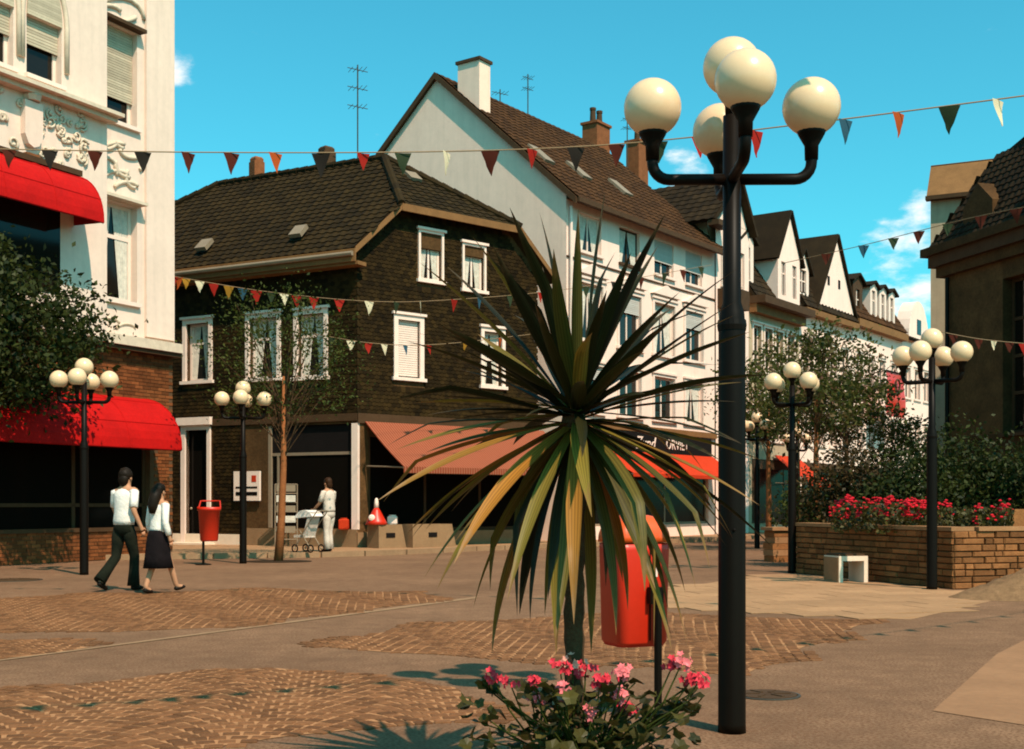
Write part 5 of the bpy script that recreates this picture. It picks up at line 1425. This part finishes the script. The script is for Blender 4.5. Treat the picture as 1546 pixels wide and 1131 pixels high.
# ------------------------------------------------------------------ spiky palm in the foreground
PY = 5.25; PXc = pxY(871, PY)
pot = thing('flower_bowl', 'round concrete bowl in the foreground holding the palm and pink geraniums', 'planter', (PXc, PY - .02, 0))
MB().lathe((PXc, PY - .02, 0), [(.22, 0), (.26, .03), (.36, .16), (.385, .19), (.385, .215), (.35, .215), (.33, .17)], 40).build('bowl', M['conc'], pot, smooth=False)
MB().lathe((PXc, PY - .02, 0), [(.33, .15), (.33, .185), (.01, .22)], 30).build('soil', M['soil'], pot)
def palmmat(name, c1, c2, tip):
    m = leafmat(name, c1, c2, .10, .5); n = m.node_tree.nodes; L = m.node_tree.links
    at = n.new('ShaderNodeAttribute'); at.attribute_name = 'along'
    nz = n.new('ShaderNodeTexNoise'); nz.inputs['Scale'].default_value = 9
    ad = n.new('ShaderNodeMath'); ad.operation = 'MULTIPLY_ADD'; ad.inputs[1].default_value = .5; L.new(nz.outputs[0], ad.inputs[0]); L.new(at.outputs['Fac'], ad.inputs[2])
    mr = n.new('ShaderNodeMapRange'); mr.inputs[1].default_value = 1.04; mr.inputs[2].default_value = 1.22; L.new(ad.outputs[0], mr.inputs[0])
    cr = [q for q in n if q.bl_idname == 'ShaderNodeValToRGB'][0]
    # fine lengthwise striping
    at2 = n.new('ShaderNodeAttribute'); at2.attribute_name = 'across'
    sn = n.new('ShaderNodeMath'); sn.operation = 'SINE'; ml = n.new('ShaderNodeMath'); ml.operation = 'MULTIPLY'; ml.inputs[1].default_value = 16
    L.new(at2.outputs['Fac'], ml.inputs[0]); L.new(ml.outputs[0], sn.inputs[0])
    m2 = n.new('ShaderNodeMapRange'); m2.inputs[1].default_value = -1; m2.inputs[2].default_value = 1; m2.inputs[3].default_value = .72; m2.inputs[4].default_value = 1.2; L.new(sn.outputs[0], m2.inputs[0])
    mu = n.new('ShaderNodeMix'); mu.data_type = 'RGBA'; mu.blend_type = 'MULTIPLY'; mu.inputs[0].default_value = 1; L.new(cr.outputs[0], mu.inputs[6]); L.new(m2.outputs[0], mu.inputs[7])
    mx = n.new('ShaderNodeMix'); mx.data_type = 'RGBA'; L.new(mr.outputs[0], mx.inputs[0]); L.new(mu.outputs[2], mx.inputs[6]); mx.inputs[7].default_value = (*tip, 1)
    for nd in n:
        if nd.bl_idname == 'ShaderNodeBsdfPrincipled': L.new(mx.outputs[2], nd.inputs['Base Color'])
        if nd.bl_idname == 'ShaderNodeBsdfTranslucent': L.new(mx.outputs[2], nd.inputs[0])
    return m
M['palm'] = palmmat('palm_leaf', (.004, .006, .003), (.026, .026, .008), (.07, .04, .016))
M['palm2'] = palmmat('palm_leaf_olive', (.060, .055, .013), (.20, .15, .030), (.20, .10, .03))
M['palm3'] = palmmat('palm_leaf_old', (.16, .10, .024), (.34, .14, .026), (.26, .13, .05))
pm = thing('palm', 'spiky cordyline palm with long sword leaves in the foreground bowl', 'palm', (PXc, PY, .23))
tk = MB(); nn = 26
tk.tube([(PXc - .012 + .003 * math.sin(k * 1.7), PY + .003 * math.cos(k * 2.1), .20 + 1.5 * k / nn) for k in range(nn + 1)], [.036 + .006 * (k % 2) + .012 * k / nn for k in range(nn + 1)], 12); tk.build('trunk', M['bark'], pm, smooth=True)
rg = random.Random(17)
def palm_leaf(az, el, L_, droop, w, z0, m_, curl=0.0, kink=0.0):
    n = 16; p = Vector((PXc + .03 * math.cos(az), PY + .03 * math.sin(az), z0)); mb = MB(); V = []; al = []; ac = []
    rollv = rg.uniform(-.7, .7); kt = rg.uniform(.5, .8)
    for k in range(n + 1):
        t = k / n; e_ = el - droop * t ** 1.5 - (kink if t > kt else 0); a_ = az + curl * t * t
        e_ = max(e_, R(-89))
        d = Vector((math.cos(e_) * math.cos(a_), math.cos(e_) * math.sin(a_), math.sin(e_)))
        side = Vector((-math.sin(a_), math.cos(a_), 0)); upv = side.cross(d) * -1
        side = side * math.cos(rollv * t) + upv * math.sin(rollv * t)
        upv = d.cross(side)
        prof = (.60 + .40 * min(t / .35, 1)) * (1 - max(0, (t - .45) / .55) ** 1.7)
        ww = w * .5 * max(prof, .012)
        V += [p + side * ww + upv * ww * .3, p + side * ww * .5 + upv * ww * .08, p, p - side * ww * .5 + upv * ww * .08, p - side * ww + upv * ww * .3]
        al += [t] * 5; ac += [-1, -.5, 0, .5, 1]
        p = p + d * (L_ / n)
    F = [(5 * k + i, 5 * k + i + 1, 5 * k + i + 6, 5 * k + i + 5) for k in range(n) for i in range(4)]
    mb.add(V, F); o = mb.build('leaf', m_, pm, smooth=True, fix=False)
    for nm, vals in (('along', al), ('across', ac)):
        a_ = o.data.attributes.new(nm, 'FLOAT', 'POINT'); a_.data.foreach_set('value', vals)
    return o
GA = math.pi * (3 - math.sqrt(5)); nu, nd_ = 74, 52
for k in range(nu):                                    # stiff upper rosette, evenly over the half sphere
    t = (k + .5) / nu; az = k * GA + rg.uniform(-.2, .2)
    el = math.asin(1 - 1.18 * t) + R(rg.uniform(-5, 5)); L_ = rg.uniform(.70, .92) * (.88 + .12 * abs(math.sin(el)))
    palm_leaf(az, el, L_, R(rg.uniform(0, 14) + 10 * t), rg.uniform(.042, .068), 1.66 + .05 * (1 - t) + rg.uniform(-.03, .03), M['palm'] if rg.random() < .70 else M['palm2'], rg.uniform(-.2, .2), R(rg.choice((0, 0, 0, 0, 18))))
for k in range(nd_):                                   # older leaves arching and hanging
    q = (k + .5) / nd_; az = k * GA + .5 + rg.uniform(-.25, .25)
    el = -math.asin(.22 + .74 * q) + R(rg.uniform(-7, 7)); L_ = rg.uniform(.78, 1.04)
    m_ = M['palm2'] if rg.random() < .52 else (M['palm3'] if rg.random() < .42 else M['palm'])
    palm_leaf(az, el, L_, R(rg.uniform(12, 34)), rg.uniform(.048, .078), 1.58 + .07 * (1 - q), m_, rg.uniform(-.25, .25), R(rg.choice((0, 0, 0, 25))))
# ------------------------------------------------------------------ pink geraniums round the trunk
gr = thing('geranium', 'pink and crimson flowering geranium plant at the foot of the palm', 'flowers', (PXc, PY - .1, .22))
lm = MB(); n = 12
V = [(0, 0, 0)] + [((.030 + .004 * math.cos(k * math.pi)) * math.cos(2 * math.pi * k / n), (.030 + .004 * math.cos(k * math.pi)) * math.sin(2 * math.pi * k / n) + .006, .008 * math.cos(4 * math.pi * k / n)) for k in range(n)]
lm.add(V, [(0, k + 1, (k + 1) % n + 1) for k in range(n)]); gl = lm.mesh('leaf'); gl.materials.append(M['leafg']); gl.update()
st = MB(); Ms = []; rg = random.Random(23)
def gpt(px_, py_, Y): return P(px_, py_, Y)
tips = []
for k in range(290):
    x = rg.gauss(882, 88); x = min(max(x, 705), 1050); yt = 1018 + abs(x - 880) * .10 + 26 * (.5 + .5 * math.sin(x * .045)); yb = 1150
    y = yt + (yb - yt) * rg.random() ** 1.15; Y = rg.uniform(4.85, 5.35)
    p = gpt(x, y, Y)
    if p.z < .2: p.z = .2 + rg.random() * .1
    Ms.append(Matrix.Translation(p) @ Matrix.Rotation(rg.uniform(0, 6.28), 4, 'Z') @ Matrix.Rotation(rg.gauss(.3, .55), 4, 'X') @ Matrix.Rotation(rg.gauss(0, .5), 4, 'Y') @ Matrix.Scale(rg.uniform(.65, 1.3), 4))
    if k % 3 == 0: st.tube([(PXc + rg.uniform(-.2, .2), PY - .1 + rg.uniform(-.15, .1), .22), tuple(p - Vector((0, 0, .004)))], [.005, .003], 5, caps=False)
for px_, py_ in ((1125, 1055), (1040, 1040), (1030, 1060), (745, 1045), (735, 1038), (1045, 1075), (1010, 1075)): 
    if px_ > 1060: continue
    for j in range(3):
        p = gpt(px_ + rg.uniform(-8, 8), py_ + rg.uniform(-8, 8), 5.2); Ms.append(Matrix.Translation(p) @ Matrix.Rotation(rg.uniform(0, 6.28), 4, 'Z') @ Matrix.Rotation(rg.gauss(.8, .4), 4, 'X'))
        st.tube([(PXc, PY - .1, .22), tuple(p)], [.005, .003], 5, caps=False)
pieces(gr, 'leaf', gl, Ms, 300)
def blossom_mesh(seed, nf, spread):
    r_ = random.Random(seed); mb = MB()
    for k in range(nf):
        c = Vector((r_.gauss(0, spread), r_.gauss(0, spread * .8), r_.gauss(0, spread * .7))); d = (c.normalized() + Vector((0, -.7, .4))).normalized()
        u_ = d.orthogonal().normalized(); w_ = d.cross(u_)
        a0 = r_.uniform(0, 6)
        for j in range(5):
            a = a0 + j * 2 * math.pi / 5; e_ = u_ * math.cos(a) + w_ * math.sin(a); f_ = d.cross(e_)
            mb.add([c, c + e_ * .009 + f_ * .007 + d * .003, c + e_ * .018 + d * .006, c + e_ * .009 - f_ * .007 + d * .003], [(0, 1, 2, 3)])
    return mb
for px_, py_, m_, nf, sp_ in ((745, 1022, 'magenta', 9, .018), (770, 1030, 'magenta', 5, .012), (806, 1028, 'magenta', 8, .016), (814, 1053, 'pink', 8, .014), (853, 1040, 'pink', 12, .018), (846, 1008, 'magenta', 12, .018), (864, 1002, 'salmon', 16, .024), (884, 1010, 'magenta', 14, .022),
    (906, 1026, 'magenta', 14, .022), (940, 1014, 'pink', 14, .020), (932, 1050, 'pink', 14, .02), (947, 1068, 'magenta', 10, .018), (893, 1073, 'pink', 12, .016), (912, 1038, 'salmon', 6, .012), (1016, 1002, 'magenta', 9, .016), (1030, 998, 'pink', 10, .018), (1044, 1024, 'magenta', 14, .02), (1056, 1026, 'magenta', 10, .016)):
    p = gpt(px_, py_, 4.98 + .2 * ((px_ * 7) % 10) / 10)
    mb = blossom_mesh(px_, int(nf * 1.4), sp_); mb.V = [v + p for v in mb.V]
    mb.build('blossom', M[m_], gr, fix=False)
    bx_ = PXc + (p.x - PXc) * .4
    st.tube([(bx_, PY - .12, .24), (p.x * .7 + bx_ * .3, p.y, p.z * .6 + .1), tuple(p - Vector((0, 0, .005)))], [.006, .004, .003], 6, caps=False)
st.build('stems', M['leafm'], gr)
# ------------------------------------------------------------------ people
def skin_mesh(J, E_, root, sub=2):
    "J: name -> (x, y, z, r) or (x, y, z, rx, ry)"
    names = list(J); idx = {k: i for i, k in enumerate(names)}
    me = bpy.data.meshes.new('skin'); me.from_pydata([J[k][:3] for k in names], [(idx[a], idx[b]) for a, b in E_], [])
    ob = bpy.data.objects.new('tmp', me); COL.objects.link(ob)
    ob.modifiers.new('s', 'SKIN')
    sv = me.skin_vertices[0].data
    for k in names:
        r = J[k][3:]; sv[idx[k]].radius = (r[0], r[-1]); sv[idx[k]].use_root = k == root
    sb = ob.modifiers.new('d', 'SUBSURF'); sb.levels = sub; sb.render_levels = sub
    dg = bpy.context.evaluated_depsgraph_get(); out = bpy.data.meshes.new_from_object(ob.evaluated_get(dg))
    bpy.data.objects.remove(ob); return out
def put(name, me, m, parent, T):
    me.transform(T); me.materials.clear()
    return link(name, me, m, parent, True)
def figure(label, loc, heading, H, top_m, leg_m, hair_m, pose, female=False, long_hair=False, skirt=None, sleeves='short', legs_bare=False, group='people in the square'):
    o = thing('person', label, 'person', loc, group, 0)
    o.rotation_euler = (0, 0, R(heading)); k = H / 1.78
    o.scale = (k, k, k); T = Matrix()
    sw = .165 if female else .19; hw = .095
    J = {'pelvis': (0, 0, .96, .10), 'waist': (.01, 0, 1.12, .09), 'chest': (.02, 0, 1.32, .10), 'neckb': (.03, 0, 1.47, .07), 'neck': (.045, 0, 1.53, .052), 'head': (.055, 0, 1.63, .085), 'crown': (.05, 0, 1.725, .082)}
    E_ = [('pelvis', 'waist'), ('waist', 'chest'), ('chest', 'neckb'), ('neckb', 'neck'), ('neck', 'head'), ('head', 'crown')]
    for s_, n_ in ((1, 'l'), (-1, 'r')):
        J['sh' + n_] = (.02, s_ * sw, 1.43, .058); el = pose['elbow' + n_]; wr = pose['wrist' + n_]
        J['el' + n_] = (*el, .042); J['wr' + n_] = (*wr, .030)
        hv = (Vector(wr) - Vector(el)).normalized(); hd = Vector(wr) + hv * .075; J['ha' + n_] = (*hd, .036, .022)
        E_ += [('neckb', 'sh' + n_), ('sh' + n_, 'el' + n_), ('el' + n_, 'wr' + n_), ('wr' + n_, 'ha' + n_)]
        kn = pose['knee' + n_]; an = pose['ankle' + n_]; to = pose['toe' + n_]
        J['hip' + n_] = (0, s_ * hw, .90, .09); J['kn' + n_] = (*kn, .058); J['an' + n_] = (*an, .042); J['to' + n_] = (*to, .036)
        E_ += [('pelvis', 'hip' + n_), ('hip' + n_, 'kn' + n_), ('kn' + n_, 'an' + n_), ('an' + n_, 'to' + n_)]
    body = skin_mesh(J, E_, 'pelvis')
    # face, ears and fingers joined into the body mesh
    x = MB(); hc = Vector(J['head'][:3])
    x.ball(hc + Vector((.085, 0, .0)), .018, 8, 0, (1.2, .7, 1.3))
    for s_ in (1, -1):
        x.ball(hc + Vector((.0, s_ * .083, .01)), .026, 8, 0, (.8, .35, 1.2))
        n_ = 'l' if s_ > 0 else 'r'; wr = Vector(pose['wrist' + n_]); ha = Vector(J['ha' + n_][:3]); d = (ha - wr).normalized()
        fw = Vector((1, 0, 0)); fw = (fw - d * fw.dot(d)).normalized(); ins = Vector((0, -s_, 0))
        for j in range(4):
            b = ha + fw * (.024 - .016 * j) + d * .015; ln = (.075, .085, .080, .062)[j]
            x.tube([b, b + d * ln * .5 + ins * .006, b + d * ln * .85 + ins * .028, b + d * ln * .9 + ins * .045], [.0095, .009, .008, .006], 6)
        b = ha + fw * .03 - d * .035; x.tube([b, b + fw * .028 + d * .03, b + fw * .032 + d * .062 + ins * .012], [.011, .010, .007], 6)
    bm = bmesh.new(); bm.from_mesh(body); me2 = x.mesh('x'); bm.from_mesh(me2); bm.to_mesh(body); bm.free()
    put('body', body, M['skin'], o, T)
    g_ = 1.16
    # shirt: one lofted torso with sleeves let into it
    n = 24; fs = .88 if female else 1.0; rings = []
    hem = .96 if not skirt else 1.0
    for z, rx, ry, ox in ((hem, .120, .165, 0), (hem + .06, .128, .172, 0), (1.15, .118, .160, .005), (1.26, .124, .172, .015), (1.36, .122, .185, .02), (1.425, .104, .188, .02), (1.465, .080, .150, .025), (1.495, .060, .085, .03), (1.515, .056, .062, .035)):
        rings.append([Vector((ox + rx * fs * math.cos(2 * math.pi * j / n) * (1 + .03 * math.sin(j * 3 + z * 40)), ry * fs * math.sin(2 * math.pi * j / n), z)) for j in range(n)])
    sm = loft(rings)
    for n_ in 'lr':
        sh_, el, wr = Vector(J['sh' + n_][:3]), Vector(pose['elbow' + n_]), Vector(pose['wrist' + n_]); s_ = 1 if n_ == 'l' else -1
        ins = sh_ + Vector((0, -s_ * .05, .0))
        if sleeves == 'long': sm.tube([ins, sh_, sh_.lerp(el, .5), el, el.lerp(wr, .5), el.lerp(wr, .85)], [.06, .068, .060, .054, .050, .046], 12)
        else: sm.tube([ins, sh_, sh_.lerp(el, .45), sh_.lerp(el, .85)], [.060, .064, .062, .060], 12)
    put('shirt', sm.mesh('shirt'), top_m, o, T)
    if skirt:
        rings = []; n = 24
        for z, rx, ry, ox in ((1.03, .125, .135, 0), (.95, .15, .165, 0), (.8, .175, .19, .0), (.6, .205, .205, .01), (skirt, .24, .225, .015)):
            rings.append([Vector((ox + rx * (1 + .06 * math.sin(k_ * 5.2)) * math.cos(2 * math.pi * k_ / n), ry * (1 + .06 * math.sin(k_ * 4.1)) * math.sin(2 * math.pi * k_ / n), z)) for k_ in range(n)])
        put('skirt', loft(rings).mesh('skirt'), leg_m, o, T)
    else:
        tm = loft([[Vector((rx * math.cos(2 * math.pi * j / 20), ry * math.sin(2 * math.pi * j / 20), z)) for j in range(20)] for z, rx, ry in ((.80, .07, .10), (.86, .118, .168), (.94, .122, .165), (1.02, .108, .148))])
        for n_, s_ in (('l', 1), ('r', -1)):
            kn = Vector(pose['knee' + n_]); an = Vector(pose['ankle' + n_]); h_ = Vector((0, s_ * .082, .93))
            tm.tube([h_, h_.lerp(kn, .35), h_.lerp(kn, .75), kn, kn.lerp(an, .5), kn.lerp(an, 1.04)], [.085, .098, .078, .070, .074, .092], 14)
        put('trousers', tm.mesh('trousers'), leg_m, o, T)
    for n_ in 'lr':
        an, to = Vector(pose['ankle' + n_]), Vector(pose['toe' + n_]); d = to - an
        heel = an + Vector((-.045 * (1 if d.x > 0 else -1), 0, -.035)); 
        sj = {'h': (*heel, .043, .04), 'm': (*(an.lerp(to, .5) + Vector((0, 0, -.02))), .046, .042), 't': (*to, .042, .03), 't2': (*(to + d.normalized() * .04), .03, .02)}
        put('shoe', skin_mesh(sj, [('h', 'm'), ('m', 't'), ('t', 't2')], 'm', 1), M['shoe'], o, T)
    hm = MB(); hm.ball((.032, 0, 1.69), .104, 18, 0, (1.02, .92, 1.02)); hm.ball((-.012, 0, 1.62), .082, 14, 0, (.75, 1.05, 1.25))
    if long_hair:
        hm.tube([(-.01, 0, 1.68), (-.06, 0, 1.56), (-.09, 0, 1.42), (-.10, 0, 1.30)], [.09, .095, .085, .05], 14)
    rh = random.Random(int(H * 100)); hm.V = [v + Vector((rh.uniform(-1, 1), rh.uniform(-1, 1), rh.uniform(-1, 1))) * .007 for v in hm.V]
    me = hm.mesh('hair'); put('hair', me, hair_m, o, T)
    return o
walk_m = dict(elbowl=(.06, .25, 1.18), wristl=(.20, .22, .98), elbowr=(-.06, -.25, 1.17), wristr=(.03, -.30, .94),
              kneel=(-.06, .095, .49), anklel=(-.36, .095, .17), toel=(-.26, .095, .05), kneer=(.12, -.09, .50), ankler=(.10, -.09, .085), toer=(.24, -.10, .04))
q = G(187, 892)
figure('man in white short-sleeved shirt and dark flared trousers walking arm in arm', tuple(q), 62, 1.82, M['shirt'], M['trous'], M['hair'], walk_m)
walk_w = dict(elbowl=(.02, .24, 1.17), wristl=(.10, .30, .98), elbowr=(-.03, -.22, 1.16), wristr=(.04, -.24, .92),
              kneel=(-.02, .08, .48), anklel=(-.18, .08, .11), toel=(-.06, .08, .04), kneer=(.18, -.08, .50), ankler=(.32, -.08, .11), toer=(.46, -.08, .10))
q = G(238, 897)
figure('woman with long dark hair in white blouse and dark skirt beside the walking man', tuple(q), 56, 1.58, M['shirt'], M['navy'], M['hair'], walk_w, True, True, .42, 'long')
stand = dict(elbowl=(.10, .24, 1.17), wristl=(.30, .20, 1.02), elbowr=(.08, -.25, 1.17), wristr=(.30, -.20, 1.02),
             kneel=(.02, .09, .50), anklel=(-.02, .09, .085), toel=(.12, .10, .04), kneer=(.06, -.09, .50), ankler=(.04, -.09, .085), toer=(.18, -.10, .04))
Ym = 30.0; q = Vector((pxY(497, Ym), Ym, KZ))
figure('man in pale shirt and pale trousers standing behind a pushchair at the shop', tuple(q), 150, 1.80, M['pale'], M['pale'], M['bhair'], stand)
# pushchair in front of him
Y = 29.6; q = Vector((pxY(466, Y), Y, KZ))
pc = thing('pushchair', 'cream folding pushchair with dark wheels outside the shop', 'pushchair', tuple(q))
U = Frame(q.x, q.y, -.86, .5)
for sx in (-.22, .26):
    for sy in (-.2, .2):
        c = U.pt(sx, sy, .10 + KZ); w = MB()
        w.tube([c + (U.u * math.cos(R(t)) + Vector((0, 0, 1)) * math.sin(R(t))) * .085 for t in range(0, 361, 30)], .018, 6, caps=False); wh = w.build('wheel', M['black'], pc)
        MB().ball(c, .03, 8).build('hub', M['zinc'], wh)
fr = MB()
for sy in (-.2, .2):
    fr.tube([U.pt(.26, sy, .1 + KZ), U.pt(-.1, sy, .62 + KZ), U.pt(-.42, sy, 1.0 + KZ)], .012, 6); fr.tube([U.pt(-.22, sy, .1 + KZ), U.pt(.12, sy, .55 + KZ)], .012, 6)
fr.tube([U.pt(-.42, -.2, 1.0 + KZ), U.pt(-.42, .2, 1.0 + KZ)], .014, 6); fr.build('frame', M['zinc'], pc)
loft([[U.pt(x, y, z) for x, y in ((-.05, -.19), (.30, -.19), (.30, .19), (-.05, .19))] for z in (.36 + KZ, .42 + KZ)]).build('seat', M['pale'], pc)
mb = MB(); mb.prism(U, [(-.05, .40 + KZ), (.02, .40 + KZ), (-.16, .98 + KZ), (-.23, .96 + KZ)], -.19, .19); mb.build('backrest', M['pale'], pc)
hd = MB(); n = 8
V = []
for k in range(n + 1):
    a = R(20 + 130 * k / n)
    for y in (-.21, .21): V.append(U.pt(-.02 + .30 * math.cos(a), y, .72 + KZ + .30 * math.sin(a)))
hd.add(V, [(2 * k, 2 * k + 1, 2 * k + 3, 2 * k + 2) for k in range(n)] + [tuple(2 * k for k in range(n + 1)), tuple(2 * k + 1 for k in range(n, -1, -1))]); hd.build('hood', M['shirt'], pc)
